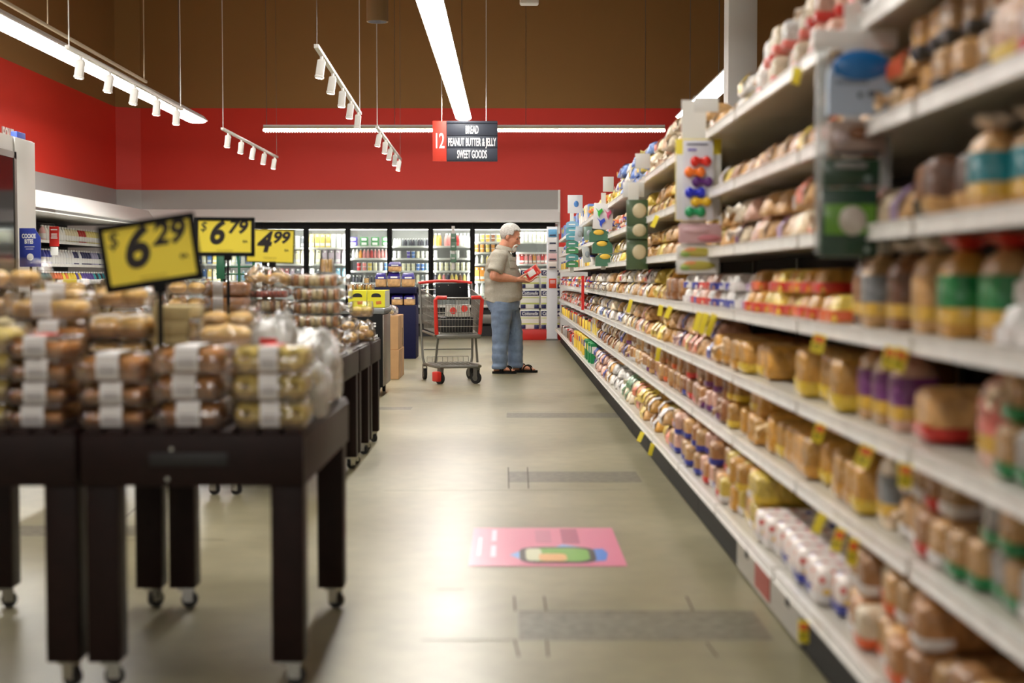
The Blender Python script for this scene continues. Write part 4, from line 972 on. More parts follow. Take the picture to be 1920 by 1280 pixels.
# B: big near strip
YBs = 3.45
clip_strip(1594, 10, 480, YBs + 0.05, 34, 'wide white hanging strip with a T shaped header nearest the camera')
t = card(1518, 60, 1676, 97, YBs - 0.01, 'strip_header', 'white plastic T bar header above the blue topped packet', 'holder', (232, 232, 230), (), 0.02)
for x, nm in ((1538, 'left'), (1655, 'right')):
    sc = F / YBs
    mb = MB(); mb.rbox(-0.016, 0.016, -0.004, 0.004, 0, 385 / sc, 0.003); o = mb.build('plastic_sleeve', strip_plastic, None, (wx(x, YBs + 0.006), YBs + 0.006, wz(475, YBs)))
    tag(o, 'milky clear plastic side sleeve on the %s of the nearest hanging strip' % nm, 'sleeve')
card(1548, 98, 1668, 218, YBs - 0.02, 'blue_packet', 'pale packet with a domed bright blue top near the camera', 'packet', (170, 190, 214), [('disc', 1608, 128, 108, 56, (16, 110, 184), 'blue_dome'), ('rect', 1608, 142, 104, 6, (16, 110, 184), 'blue_dome'), ('rect', 1590, 158, 60, 8, (120, 136, 158), 'print'), ('rect', 1634, 180, 28, 10, (60, 76, 92), 'print'), ('rect', 1606, 182, 8, 10, (70, 84, 100), 'print')], 0.03, round_top=True)
card(1550, 228, 1655, 292, YBs, 'photo_packet', 'brown and cream food picture packet below the blue topped packet', 'packet', (168, 146, 134), [('sand', 1605, 252, 40, 26, (120, 74, 34), 'print'), ('sand', 1625, 246, 26, 20, (180, 160, 70), 'print'), ('rect', 1600, 288, 90, 7, (30, 28, 36), 'print'), ('sand', 1570, 262, 30, 30, (190, 176, 176), 'print')], 0.03)
card(1540, 300, 1645, 352, YBs - 0.01, 'green_packet', 'dark green packet with small white print, upper of two on the near strip', 'packet', (36, 66, 44), [('rect', 1590, 312, 60, 12, (130, 130, 126), 'print'), ('rect', 1622, 336, 12, 10, (120, 140, 130), 'print')], 0.03)
card(1536, 354, 1642, 482, YBs - 0.03, 'green_packet', 'dark green packet with round picture on lime patch, lowest on the near strip', 'packet', (34, 66, 50), [('rect', 1590, 412, 96, 56, (96, 150, 40), 'print'), ('disc', 1594, 414, 54, 56, (190, 182, 170), 'round_picture'), ('sand', 1596, 412, 18, 36, (150, 96, 80), 'print'), ('rect', 1622, 468, 10, 10, (140, 156, 150), 'print')], 0.03)
# C: two green egg-like packs
YC = 8.9
clip_strip(1187, 345, 500, YC + 0.03, 20, 'beige hanging strip behind the green packs with round yellow pictures')
for k, (y0, y1) in enumerate(((375, 424), (424, 448), (448, 505))):
    yc = (y0 + y1) / 2
    card(1174, y0, 1214, y1, YC - 0.02 * (k % 2), 'green_pouch', 'olive green pouch with round yellow centred picture, %s on the beige strip' % ['upper', 'middle', 'lower'][k], 'pouch', (70, 92, 62), [('disc', 1198, yc - 4, 26, min(28, y1 - y0), (196, 184, 150), 'round_picture'), ('disc', 1198, yc - 4, 14, min(14, (y1 - y0) * 0.6), (222, 150, 50), 'yolk')], 0.03, 'green pouches on the beige strip')
# D: three clip card and green dome packs
YD = 12.4
clip_strip(1131, 362, 505, YD + 0.04, 9, 'thin white hanging strip holding the three coloured wing clips')
card(1112, 382, 1149, 430, YD - 0.03, 'clip_card', 'white tilted card with green, pink and blue wing clips', 'clip pack', (228, 228, 228), [('wing', 1122, 400, 14, 18, (50, 190, 70), 'green_clip'), ('wing', 1139, 402, 14, 18, (224, 96, 140), 'pink_clip'), ('wing', 1127, 418, 16, 18, (44, 84, 210), 'blue_clip')], 0.006, rot=4)
for k, y in enumerate((442, 463, 487)):
    card(1104 + 6 * k, y - 12, 1142 + 6 * k, y + 12, YD, 'green_pouch', 'green domed pouch with yellow fruit picture, %s below the wing clips' % ['upper', 'middle', 'lower'][k], 'pouch', (66, 116, 90), [('disc', 1122 + 6 * k, y - 6, 20, 10, (236, 196, 70), 'print')], 0.05, 'green domed pouches below the wing clips', round_top=True)
# E, F: far strips
YE = 17.6
clip_strip(1072, 400, 512, YE + 0.03, 7, 'far white hanging strip with teal and green pouches')
for k, (y, c, cn) in enumerate(((421, (130, 180, 215), 'light blue'), (432, (96, 170, 190), 'pale teal'), (444, (90, 165, 180), 'teal'), (457, (70, 140, 120), 'blue green'), (469, (66, 140, 90), 'mid green'), (482, (80, 150, 150), 'grey teal'), (495, (60, 130, 80), 'dark green'))):
    card(1061, y - 6, 1084, y + 6, YE, 'pouch', '%s pouch on the far hanging strip above the waist-high shelf' % cn, 'pouch', c, [('rect', 1072, y, 12, 2, (226, 230, 230), 'print')], 0.05, round_top=True)
YFs = 25.262
for k, (y, c, cn) in enumerate(((437, (90, 160, 206), 'sky blue'), (452, (214, 214, 214), 'pale grey'), (466, (196, 190, 190), 'stone grey'), (482, (210, 170, 170), 'pinkish'), (497, (226, 216, 208), 'cream'))):
    card(1028, y - 7, 1044, y + 7, YFs, 'packet', '%s packet hanging on the white end panel' % cn, 'packet', c, [('rect', 1036, y + 4, 12, 3, (30, 34, 60), 'print')], 0.03)
# loose hanging items left and right of the far strips
for k, (x0, y0, x1, y1, Y, c, ln) in enumerate(((1078, 425, 1092, 452, 16.6, (176, 186, 196), 'clear grey blister pack left of the wing clips'), (1092, 462, 1106, 492, 15.6, (190, 196, 194), 'tilted pale blister pack between far strips'), (1094, 425, 1110, 450, 14.6, (120, 150, 136), 'small grey green pack above the domed pouches'), (1064, 366, 1092, 400, 17.2, (224, 226, 230), 'white box pack with blue picture above the far strip'))):
    card(x0, y0, x1, y1, Y, 'blister_pack', ln, 'packet', c, [('disc', (x0 + x1) / 2 + 2, (y0 + y1) / 2, 9, 12, (70, 130, 200) if k == 3 else (150, 160, 166), 'print')], 0.02, rot=(-8 if k == 1 else 6 if k == 0 else 0))
for k, (x, y, Y, s_) in enumerate(((1204, 303, 8.4, 28), (1140, 346, 12.6, 20), (1322, 198, 5.8, 46), (1187, 356, 9.0, 40))):
    card(x - s_ / 2, y - 14, x + s_ / 2, y + 14, Y, 'shelf_card', 'blank pale grey card clipped %s' % ['on the top rail beside a bright yellow pack', 'to the top rail over the wing clips', 'on the top rail above the six clips', 'over the olive pouches'][k], 'card', (214, 214, 212), (), 0.004)
clip_strip(850, 424, 505, 27.02, 6, 'thin white strip hanging on the cooler door above the cart')
for k, y in enumerate((446, 462, 484)):
    card(845, y - 8, 856, y + 8, 26.985, 'green_pouch', 'small grey green pouch on the cooler door strip, %s of three' % ['upper', 'middle', 'lower'][k], 'pouch', (96, 136, 112), [('rect', 850, y, 6, 3, (200, 210, 204), 'print')], 0.02)
# red divider and wire basket at the far bread section
o = MB().box(0, 0.03, 0, 0.05, 0.75, 1.14).build('red_divider', paperred_m, None, (XS - 0.03, 16.25, 0)); tag(o, 'upright red divider strip where the bread section ends', 'divider')
t = thing('wire_basket', 'silver wavy wire fence along the waist-high shelf near the cream bags', 'basket', (XS - 0.02, 12.3, TOP[3]))
mb = MB()
for zz in (0.02, 0.06): mb.tube([(0.012 * math.sin(k * 1.3), k * 0.1, zz + 0.006 * math.sin(k * 2)) for k in range(32)], 0.004, 6)
mb.build('rails', chrome_m, t)
mb = MB()
for k in range(16): mb.cyl((0, k * 0.2, -0.01), (0, k * 0.2, 0.065), 0.003, n=6)
mb.build('posts', chrome_m, t)
# ================================================================== LEFT: DISPLAY TABLES AND PASTRY
TT = 0.71
def table(x0, x1, y0, y1, label, plate=False):
    t = thing('display_table', label, 'table', (x0, y0, 0), group='dark wooden display tables')
    W, D = x1 - x0, y1 - y0; z0 = 0.560
    mb = MB(); mb.rbox(0, W, 0, 0.022, z0, TT - 0.012, 0.003); mb.build('front_apron', wood_m, t)
    for nm, a in (('side_apron', 0), ('side_apron', W - 0.022)):
        mb = MB(); mb.rbox(a, a + 0.022, 0.022, D, z0, TT - 0.012, 0.003); mb.build(nm, wood_m, t)
    mb = MB(); mb.rbox(0.022, W - 0.022, D - 0.022, D, z0, TT - 0.012, 0.003); mb.build('back_apron', wood_m, t)
    mb = MB(); n = max(4, int(W / 0.058)); p = W / n
    for k in range(n): mb.rbox(k * p + 0.006, (k + 1) * p - 0.006, 0.002, D - 0.002, TT - 0.016, TT, 0.003)
    mb.box(0, W, 0.1, 0.14, TT - 0.03, TT - 0.014); mb.box(0, W, D - 0.14, D - 0.1, TT - 0.03, TT - 0.014)
    mb.build('slatted_top', wood_m, t)
    for ix, x in enumerate((0.006, W - 0.094)):
        for iy, y in enumerate((0.024, D - 0.112)):
            mb = MB(); mb.rbox(x, x + 0.088, y, y + 0.088, 0.074, z0 + 0.1, 0.004); lg = mb.build('leg', wood_m, t)
            cx, cy = x + 0.044, y + 0.044; a = rad(R.uniform(-60, 60))
            mb = MB(); M = Matrix.Translation((cx, cy, 0)) @ Matrix.Rotation(a, 4, 'Z')
            mb.tube([(0.016, -0.011, 0.028), (0.016, 0.011, 0.028)], 0.0275, 18, 0, M=M)
            mb.box(-0.006, 0.03, -0.017, -0.013, 0.022, 0.062, 1, M); mb.box(-0.006, 0.03, 0.013, 0.017, 0.022, 0.062, 1, M); mb.box(-0.02, 0.03, -0.019, 0.019, 0.060, 0.078, 1, M)
            mb.cyl((0.016, -0.02, 0.028), (0.016, 0.02, 0.028), 0.007, n=10, mi=1, M=M)
            mb.build('caster', [rubber_m, chrome_m], lg)
    if plate:
        mb = MB(); mb.rbox(W * 0.31, W * 0.66, -0.003, 0.0, z0 + 0.055, z0 + 0.09, 0.001); mb.build('name_plate', dark_m, t)
        mb = MB()
        for q in ((W * 0.41, z0 + 0.10), (W * 0.39, z0 + 0.02)): mb.tube([(q[0], -0.003, q[1]), (q[0], 0.001, q[1])], 0.006, 10)
        mb.build('screw', chrome_m, t)
    return t
XA = -0.552
table(XA - 0.60, XA, 3.80, 4.86, 'dark wooden slatted table with wheels at the front, nearest the aisle', True)
table(XA - 1.215, XA - 0.612, 3.80, 4.86, 'dark wooden slatted table with wheels at the front left edge')
table(-1.475, -0.885, 7.25, 8.36, 'dark wooden table behind the front pair, with its aisle edge showing')
table(-2.68, -2.09, 7.25, 8.36, 'dark wooden table behind the front pair, farthest to the left')
table(-2.08, -1.49, 7.25, 8.36, 'dark wooden table behind the front pair, hidden farther left')
table(-1.50, -0.885, 8.42, 9.06, 'short dark wooden table third along the aisle edge')
table(-1.50, -0.885, 9.10, 9.75, 'short dark wooden table fourth along the aisle edge beside the black bin')

# ---- pastry packs
def shell(w, d, h, s0=0.9, z0=0.0, n=5, cap=True):
    def rr(z, s):
        pts = []; a, b = w / 2 * s, d / 2 * s; r = min(a, b) * 0.22
        for cx, cy, st in ((a - r, b - r, 0), (-a + r, b - r, 90), (-a + r, -b + r, 180), (a - r, -b + r, 270)):
            for k in range(n): an = rad(st + 90 * k / (n - 1)); pts.append((cx + r * math.cos(an), cy + r * math.sin(an), z))
        return pts
    return rr
tray_m = clear_mat('tray_plastic', (236, 226, 220), 0.08, 0.12, bump=0.2, body=0.3, body_col=(210, 196, 186))
def pastry_meshes():
    P = {}
    mb = MB(); mb.lathe([(0.026, 0), (0.032, 0.028), (0.039, 0.034), (0.036, 0.05), (0.022, 0.06), (0.004, 0.063)], 16); P['muffin'] = mb.data('muffin', [brownc_m], angle=60)
    mb = MB(); mb.rbox(-0.042, 0.042, -0.042, 0.042, 0, 0.052, 0.018, seg=3)
    P['roll'] = mb.data('roll', [golden_m], angle=80)
    mb = MB(); mb.tube([(-0.03, -0.035, 0.045), (-0.032, -0.01, 0.056), (-0.02, 0.02, 0.058), (0.01, 0.025, 0.057), (0.034, 0.012, 0.052)], 0.0075, 8); P['icing'] = mb.data('icing', [icing_m], angle=80)
    mb = MB(); mb.torus((0, 0, 0), 0.021, 0.0135, 20, 10, 0, Matrix.Translation((0, 0, 0.033)) @ Matrix.Rotation(rad(90), 4, 'X')); P['ring'] = mb.data('ring', [yellowc_m], angle=80)
    pts = [(0.05 * math.sin(a), 0, 0.02 + 0.012 * math.cos(a)) for a in [x * 0.35 for x in range(-4, 5)]]
    mb = MB(); mb.tube([(x * 1.1 * 0.042 / 0.05, 0.014 * math.cos(x * 40), z) for x, y, z in pts], [0.006, 0.013, 0.019, 0.016, 0.022, 0.016, 0.019, 0.013, 0.006], 10); P['croissant'] = mb.data('croissant', [golden_m], angle=80)
    mb = MB(); mb.ell((0, 0, 0.028), (0.036, 0.044, 0.028), 14, 8); P['bun'] = mb.data('bun', [golden_m], angle=80)
    mb = MB(); mb.ell((0, 0, 0.028), (0.036, 0.044, 0.028), 14, 8); P['cream_bun'] = mb.data('bun', [creamc_m], angle=80)
    mb = MB(); mb.rbox(-0.011, 0.011, -0.05, 0.05, 0.004, 0.075, 0.006, seg=2); P['slice'] = mb.data('slice', [creamc_m], angle=60)
    mb = MB(); mb.rbox(-0.007, 0.007, -0.051, 0.051, 0.0035, 0.0765, 0.006, seg=2); P['crusty'] = mb.data('slice', [brownc_m], angle=60)
    mb = MB(); mb.rbox(-0.009, 0.009, -0.045, 0.045, 0.002, 0.055, 0.006, seg=2); P['pink'] = mb.data('slice', [pinkc_m], angle=60)
    mb = MB(); mb.rbox(-0.035, 0.035, -0.04, 0.04, 0, 0.045, 0.01, seg=2); P['square'] = mb.data('cake_square', [brownc_m], angle=60)
    mb = MB(); mb.ell((0, 0, 0.03), (0.04, 0.04, 0.03), 14, 8); P['yellow'] = mb.data('cake', [yellowc_m], angle=80)
    return P
PM = pastry_meshes()
PN = {'muffin': 'muffin', 'roll': 'iced_roll', 'ring': 'ring_cookie', 'croissant': 'croissant', 'bun': 'bun', 'cream_bun': 'bun', 'slice': 'cake_slice', 'crusty': 'cake_slice', 'pink': 'cake_slice', 'square': 'cake_square', 'yellow': 'cake'}
SHELLS = {}
def shell_meshes(w, d, h):
    k = (round(w, 3), round(d, 3), round(h, 3))
    if k not in SHELLS:
        rr = shell(w, d, h)
        mb = MB(); mb.loft([rr(0.0, 0.88), rr(0.004, 0.9), rr(h * 0.4, 1.0)], cap1=False); tr = mb.data('tray', [tray_m], angle=50)
        mb = MB(); mb.loft([rr(h * 0.4, 1.0), rr(h * 0.42, 1.0), rr(h * 0.9, 0.93), rr(h * 0.985, 0.88)], cap0=False); ld = mb.data('lid', [clear_m], angle=50)
        SHELLS[k] = (tr, ld)
    return SHELLS[k]
def strap(w, d, h, lw, redtop, off=0.0):
    """paper label over the top and down the front"""
    mb = MB(); x0, x1 = off - lw / 2, off + lw / 2
    pts = [(d * 0.28, h * 0.985), (-d * 0.36, h * 0.985), (-d * 0.445, h * 0.985), (-d * 0.475, h * 0.9), (-d / 2, h * 0.45), (-d * 0.47, h * 0.08)]
    e = 0.002
    for k in range(len(pts) - 1):
        (a, za), (b, zb) = pts[k], pts[k + 1]
        o = (0, e) if k < 2 else (-e, e * 0.3)
        mb.quad((x0, a + o[0], za + o[1]), (x1, a + o[0], za + o[1]), (x1, b + o[0], zb + o[1]), (x0, b + o[0], zb + o[1]), 1 if (redtop and k == 0) else 0)
    for z in (0.5, 0.36, 0.28): mb.box(x0 + lw * 0.15, x1 - lw * 0.15, -d / 2 - 0.0035, -d / 2 - 0.002, h * z, h * z + 0.003, 2)
    return mb
gprint = mat('grey_print', (170, 166, 170), 0.6)
def clamshell(loc, w, d, h, fill, label, cat='pastry pack', lw=0.05, red=False, off=0.0, rot=0.0, group=None, strip=True, nx=2, ny=2, sc=1.0, icing=False):
    t = thing('pastry_pack', label, cat, loc, (0, 0, rad(rot)), group)
    tr, ld = shell_meshes(w, d, h); link('tray', tr, t); link('lid', ld, t)
    for i in range(nx):
        for j in range(ny):
            x = (i + 0.5) / nx * w * 0.86 - w * 0.43; y = (j + 0.5) / ny * d * 0.84 - d * 0.42
            o = link(PN[fill], PM[fill], t, (x, y, 0.004), (0, 0, rad(R.uniform(-14, 14)) if fill in ('muffin', 'bun', 'roll') else 0)); o.scale = (sc, sc, sc * min(1.0, (h - 0.01) / (0.064 * sc)))
            if icing: link('icing', PM['icing'], o)
    if strip: strap(w, d, h, lw, red, off).build('paper_label', [paper_m, paperred_m, gprint], t, smooth=False)
    return t
def stack(px, Y, w, d, h, n, fill, what, z0=TT, red=(), lw=0.05, off=0.0, jit=0.006, wob=2, **k):
    pos = ['bottom', 'second', 'third', 'fourth', 'fifth', 'sixth', 'seventh']
    for q in range(n):
        nm = pos[q] if q < n - 1 else 'top'
        if n == 2: nm = ['lower', 'upper'][q]
        lab = what if n == 1 else '%s, %s in its stack' % (what, nm)
        clamshell((wx(px, Y) + R.uniform(-jit, jit), Y + R.uniform(-jit, jit), z0 + q * (h + 0.001) + 0.001), w, d, h, fill, lab, red=(q in red), lw=lw, off=off, rot=R.uniform(-wob, wob), group='clear packs of pastry on the front tables', **k)
# front row
stack(-18, 3.95, 0.19, 0.2, 0.07, 4, 'yellow', 'yellow round cake pack at the left photo edge', strip=False)
stack(85, 3.95, 0.175, 0.2, 0.062, 4, 'square', 'cake square pack with white label, front row left', red=(3,), lw=0.062, nx=2, ny=2)
stack(225, 3.94, 0.19, 0.2, 0.062, 2, 'square', 'dark cake square pack with white label, left of sign pole', lw=0.06)
clamshell((wx(222, 3.94) - 0.005, 3.94, TT + 0.128), 0.20, 0.2, 0.078, 'muffin', 'clear pack of orange brown muffins with white label, left of the sign pole', lw=0.062, sc=1.0, nx=2, ny=2, group='clear packs of pastry on the front tables')
stack(362, 3.94, 0.2, 0.2, 0.074, 3, 'muffin', 'brown muffin pack with white label, right of sign pole', lw=0.064)
stack(512, 3.93, 0.205, 0.2, 0.074, 3, 'ring', 'yellow ring cookie tub with red topped label', red=(0, 1, 2), lw=0.052, nx=4, ny=4, sc=1.0)
# second row
stack(30, 4.33, 0.22, 0.24, 0.075, 4, 'cream_bun', 'cream bun pack, second row at the left edge', strip=False)
stack(110, 4.28, 0.22, 0.2, 0.07, 4, 'square', 'dark cake pack, second row behind the front left stack', lw=0.06, red=())
clamshell((wx(98, 4.3), 4.3, TT + 0.285), 0.24, 0.2, 0.085, 'roll', 'clear pack of orange rolls with grey label, on the second row left', lw=0.06, group='clear packs of pastry on the front tables')
stack(232, 4.32, 0.185, 0.2, 0.075, 4, 'roll', 'iced roll pack with white loops, left of sign pole', strip=False, icing=True)
# tan cartons
for q in range(7):
    pos = ['bottom', 'second', 'third', 'fourth', 'fifth', 'sixth', 'top'][q]
    mb = MB(); mb.rbox(-0.055, 0.055, -0.09, 0.09, 0, 0.045, 0.003); mb.box(-0.0555, 0.0555, -0.0905, 0.0905, 0.026, 0.029)
    o = mb.build('tan_carton', [tanbox_m], None, (wx(335, 4.36) + R.uniform(-0.003, 0.003), 4.36, TT + 0.001 + q * 0.0465), (0, 0, rad(R.uniform(-2, 2))))
    tag(o, 'flat tan carton, %s in the stack right of the sign pole' % pos, 'carton', 'tan cartons right of the sign pole')
stack(420, 4.30, 0.2, 0.2, 0.105, 1, 'cream_bun', 'clear pack of pale rolls under the croissant pack', z0=TT, strip=False); 
stack(420, 4.30, 0.2, 0.2, 0.09, 1, 'bun', 'clear pack of golden rolls under the croissant pack', z0=TT + 0.107, strip=False)
clamshell((wx(424, 4.30), 4.30, TT + 0.2), 0.21, 0.18, 0.09, 'croissant', 'clear pack with a row of ridged golden croissants, behind the muffin stack', strip=False, nx=1, ny=1, sc=1.6, group='clear packs of pastry on the front tables').children
# bags
def bag(loc, w, d, h, m_, name, label, cat, seed, contents=(), neck=None, lab=None):
    t = thing(name, label, cat, loc)
    rr = random.Random(seed); mb = MB(); n = 26; rings = []
    for i in range(11):
        v = i / 10; z = h * v; s = 0.86 + 0.14 * math.sin(math.pi * min(1, v * 1.25)) if v < 0.75 else 1.0 - (v - 0.75) * 2.0
        ring = []
        for k in range(n):
            a = 2 * math.pi * k / n; ca, sa = math.cos(a), math.sin(a)
            j = 1 + 0.22 * noise.noise((ca * 2.2 + seed, sa * 2.2, v * 4)) - 0.22 * abs(noise.noise((ca * 4.5, sa * 4.5 + seed, v * 8))) + rr.uniform(-0.05, 0.05)
            ring.append((math.copysign(abs(ca) ** 0.6, ca) * w / 2 * s * j, math.copysign(abs(sa) ** 0.6, sa) * d / 2 * s * j, z + 0.05 * noise.noise((ca * 2.4, sa * 2.4, seed + v)) * (v > 0.3)))
        rings.append(ring)
    mb.loft(rings); mb.build('bag', m_, t, angle=180)
    for kd, x, y, z, s, rx in contents: o = link(PN[kd], PM[kd], t, (x, y, z), rx); o.scale = (s, s, s)
    if lab:
        mb = MB(); mb.box(-lab / 2, lab / 2, -d / 2 - 0.014, -d / 2 - 0.011, h * 0.1, h * 0.7, 0); mb.box(-lab / 2, lab / 2, -d / 2 - 0.015, -d / 2 - 0.011, h * 0.7, h * 0.8, 1); mb.build('paper_label', [paper_m, paperred_m], t, smooth=False)
    return t
bag((-0.672, 4.66, TT + 0.001), 0.24, 0.44, 0.235, whitebag_m, 'plastic_bag', 'large milky white plastic bag slumped at the table corner', 'bag', 3,
    [('cream_bun', -0.03, -0.18, 0.02, 1.2, (0, 0, 0)), ('bun', 0.04, -0.2, 0.06, 1.1, (0, 0, 0.5)), ('cream_bun', 0.02, -0.15, 0.12, 1.1, (0, 0, 0))])
bag((-0.60, 4.22, TT + 0.001), 0.14, 0.24, 0.16, whitebag_m, 'plastic_bag', 'small crumpled clear bag of buns at the table corner beside the ring cookies', 'bag', 8, [('cream_bun', 0.0, -0.08, 0.01, 1.0, (0, 0, 0)), ('yellow', 0.01, -0.06, 0.07, 1.0, (0, 0, 0))])
bag((wx(530, 4.3) - 0.02, 4.25, TT + 0.001), 0.15, 0.16, 0.29, whitebag_m, 'plastic_bag', 'tall milky bag with red topped label behind the ring cookies', 'bag', 5, [], lab=0.05)
# third row
stack(20, 4.74, 0.24, 0.22, 0.093, 5, 'bun', 'deep golden roll tub, back row at the left edge', strip=False)
stack(122, 4.6, 0.17, 0.18, 0.078, 5, 'bun', 'golden bun pack with label, back row left', red=(4,), lw=0.06)
stack(232, 4.66, 0.2, 0.2, 0.078, 5, 'bun', 'shiny golden bun pack behind the largest price sign', strip=False)
stack(330, 4.72, 0.17, 0.2, 0.078, 4, 'cream_bun', 'clear pack of cream buns behind the tan cartons', strip=False)
stack(430, 4.72, 0.19, 0.2, 0.078, 4, 'bun', 'clear pack of rolls behind the croissant pack', strip=False)
# second group of tables (Y 7.25 - 9.75)
def slice_bag(loc, w, d, h, label, kinds=('crusty', 'slice', 'crusty', 'slice', 'slice', 'crusty', 'slice', 'crusty'), rot=0, group='bags of sliced cake stacked on the second tables'):
    t = thing('sliced_cake_bag', label, 'cake', loc, (0, 0, rad(rot)), group)
    n = len(kinds)
    for k, kd in enumerate(kinds):
        o = link(PN[kd], PM[kd], t, (-w * 0.46 + w * 0.74 * (k + 0.5) / n, 0, 0.002), (0, rad(R.uniform(-6, 6)), 0)); s = (h - 0.008) / 0.08; o.scale = (w * 0.74 / n / 0.022 * 0.92, d / 0.12, s)
    rr = random.Random(int(loc[2] * 1000)); mb = MB(); rings = []
    for x, s in ((-0.5, 0.75), (-0.49, 0.98), (-0.3, 1.0), (0.0, 1.0), (0.26, 1.0), (0.33, 0.8), (0.38, 0.5), (0.42, 0.6), (0.5, 0.9)):
        j = 0.02 if x < 0.3 else 0.22
        rings.append([(x * w, math.copysign(abs(math.cos(a)) ** 0.5, math.cos(a)) * d / 2 * s * (1 + rr.uniform(-j, j)), h / 2 + math.copysign(abs(math.sin(a)) ** 0.5, math.sin(a)) * h / 2 * s * (1 + rr.uniform(-j, j * 0.2) if x < 0.3 else 1 + rr.uniform(-j, 0))) for a in [2 * math.pi * k / 18 for k in range(18)]])
    mb.loft(rings); mb.build('bag', crinkle_m, t, angle=180)
    return t
for q in range(6):
    slice_bag((wx(604, 7.55) + R.uniform(-0.012, 0.012), 7.55, TT + 0.001 + q * 0.072), 0.30, 0.15, 0.070, 'clear bag of pale sliced cake with brown edges, %s of six in the stack' % ['lowest', 'second', 'third', 'fourth', 'fifth', 'topmost'][q], rot=R.uniform(-5, 5))
for q in range(4): slice_bag((wx(508, 7.7), 7.72, TT + 0.001 + q * 0.074), 0.27, 0.16, 0.072, 'clear bag of pale cake slices, %s under the pink cake' % ['lowest', 'second', 'third', 'fourth'][q])
slice_bag((wx(510, 7.7), 7.7, TT + 0.30), 0.28, 0.16, 0.06, 'clear bag of pink cake slices under the golden rolls', kinds=('pink',) * 9)
bag((wx(505, 7.7), 7.7, TT + 0.362), 0.26, 0.15, 0.085, crinkle_m, 'roll_bag', 'clear bag of golden rolls on top of the pink cake', 'rolls', 4, [('bun', -0.09 + 0.045 * k, 0.02 * (-1) ** k, 0.01 + 0.012 * (k % 2), 0.95, (0, 0, 0.4 * k)) for k in range(5)])
for q in range(5):
    t = thing('loaf_cake', 'brown loaf cake, %s of the stack by the 6.79 sign' % ['lowest', 'second', 'third', 'fourth', 'topmost'][q], 'cake', (wx(428, 7.6), 7.6, TT + 0.001 + q * 0.077), group='loaf cakes on the second tables')
    mb = MB(); mb.rbox(-0.115, 0.115, -0.06, 0.06, 0, 0.075, 0.018, seg=3); mb.build('cake', brownc_m, t)
    mb = MB(); mb.rbox(-0.07, -0.015, -0.063, 0.02, 0.002, 0.077, 0.003); mb.build('paper_label', paper_m, t)
    mb = MB(); mb.rbox(-0.125, 0.15, -0.066, 0.066, 0.0005, 0.0765, 0.02, seg=3); mb.build('bag', crinkle_m, t)
stack(352, 7.4, 0.22, 0.2, 0.08, 5, 'bun', 'small pastry pack far behind the largest price sign', strip=False)
t = None
bag((wx(396, 8.9) , 7.9, TT + 0.001 + 0.405), 0.10, 0.1, 0.20, crinkle_m, 'roll_bag', 'tall clear bag of small golden rolls left of the 6.79 sign pole', 'rolls', 9, [('bun', 0, 0, 0.01, 0.8, (0, 0, 0)), ('bun', 0.01, 0, 0.06, 0.8, (0, 0, 1)), ('cream_bun', 0, 0, 0.11, 0.8, (0, 0, 0))])
for q in range(5): slice_bag((wx(396, 8.9), 7.9, TT + 0.001 + q * 0.08), 0.24, 0.16, 0.078, 'clear bag of sliced loaf, %s under the small golden rolls' % ['lowest', 'second', 'third', 'fourth', 'topmost'][q])
for x, n in ((130, 5), (230, 5)):
    stack(x, 7.9, 0.2, 0.2, 0.08, n, 'bun', 'roll pack on the rear table, %s pile' % ('left' if x == 130 else 'right'), strip=False)
stack(676, 9.35, 0.15, 0.18, 0.075, 1, 'bun', 'clear pack of buns under the yellow cake pack near the black bin', strip=False)
clamshell((wx(678, 9.35), 9.35, TT + 0.155), 0.15, 0.16, 0.1, 'yellow', 'clear pack of yellow cake beside the black bin', strip=False)
bag((wx(684, 9.25), 9.22, TT + 0.001), 0.14, 0.15, 0.13, crinkle_m, 'roll_bag', 'crinkled clear bag of rolls in front of the black bin', 'rolls', 11, [('roll', -0.03, -0.03, 0.01, 0.8, (0, 0, 0)), ('bun', 0.03, -0.02, 0.02, 0.9, (0, 0, 0)), ('roll', 0.0, -0.02, 0.06, 0.7, (0.2, 0, 0))])
stack(640, 8.7, 0.2, 0.2, 0.08, 2, 'bun', 'clear pack of buns behind the sliced cake stack', strip=False)

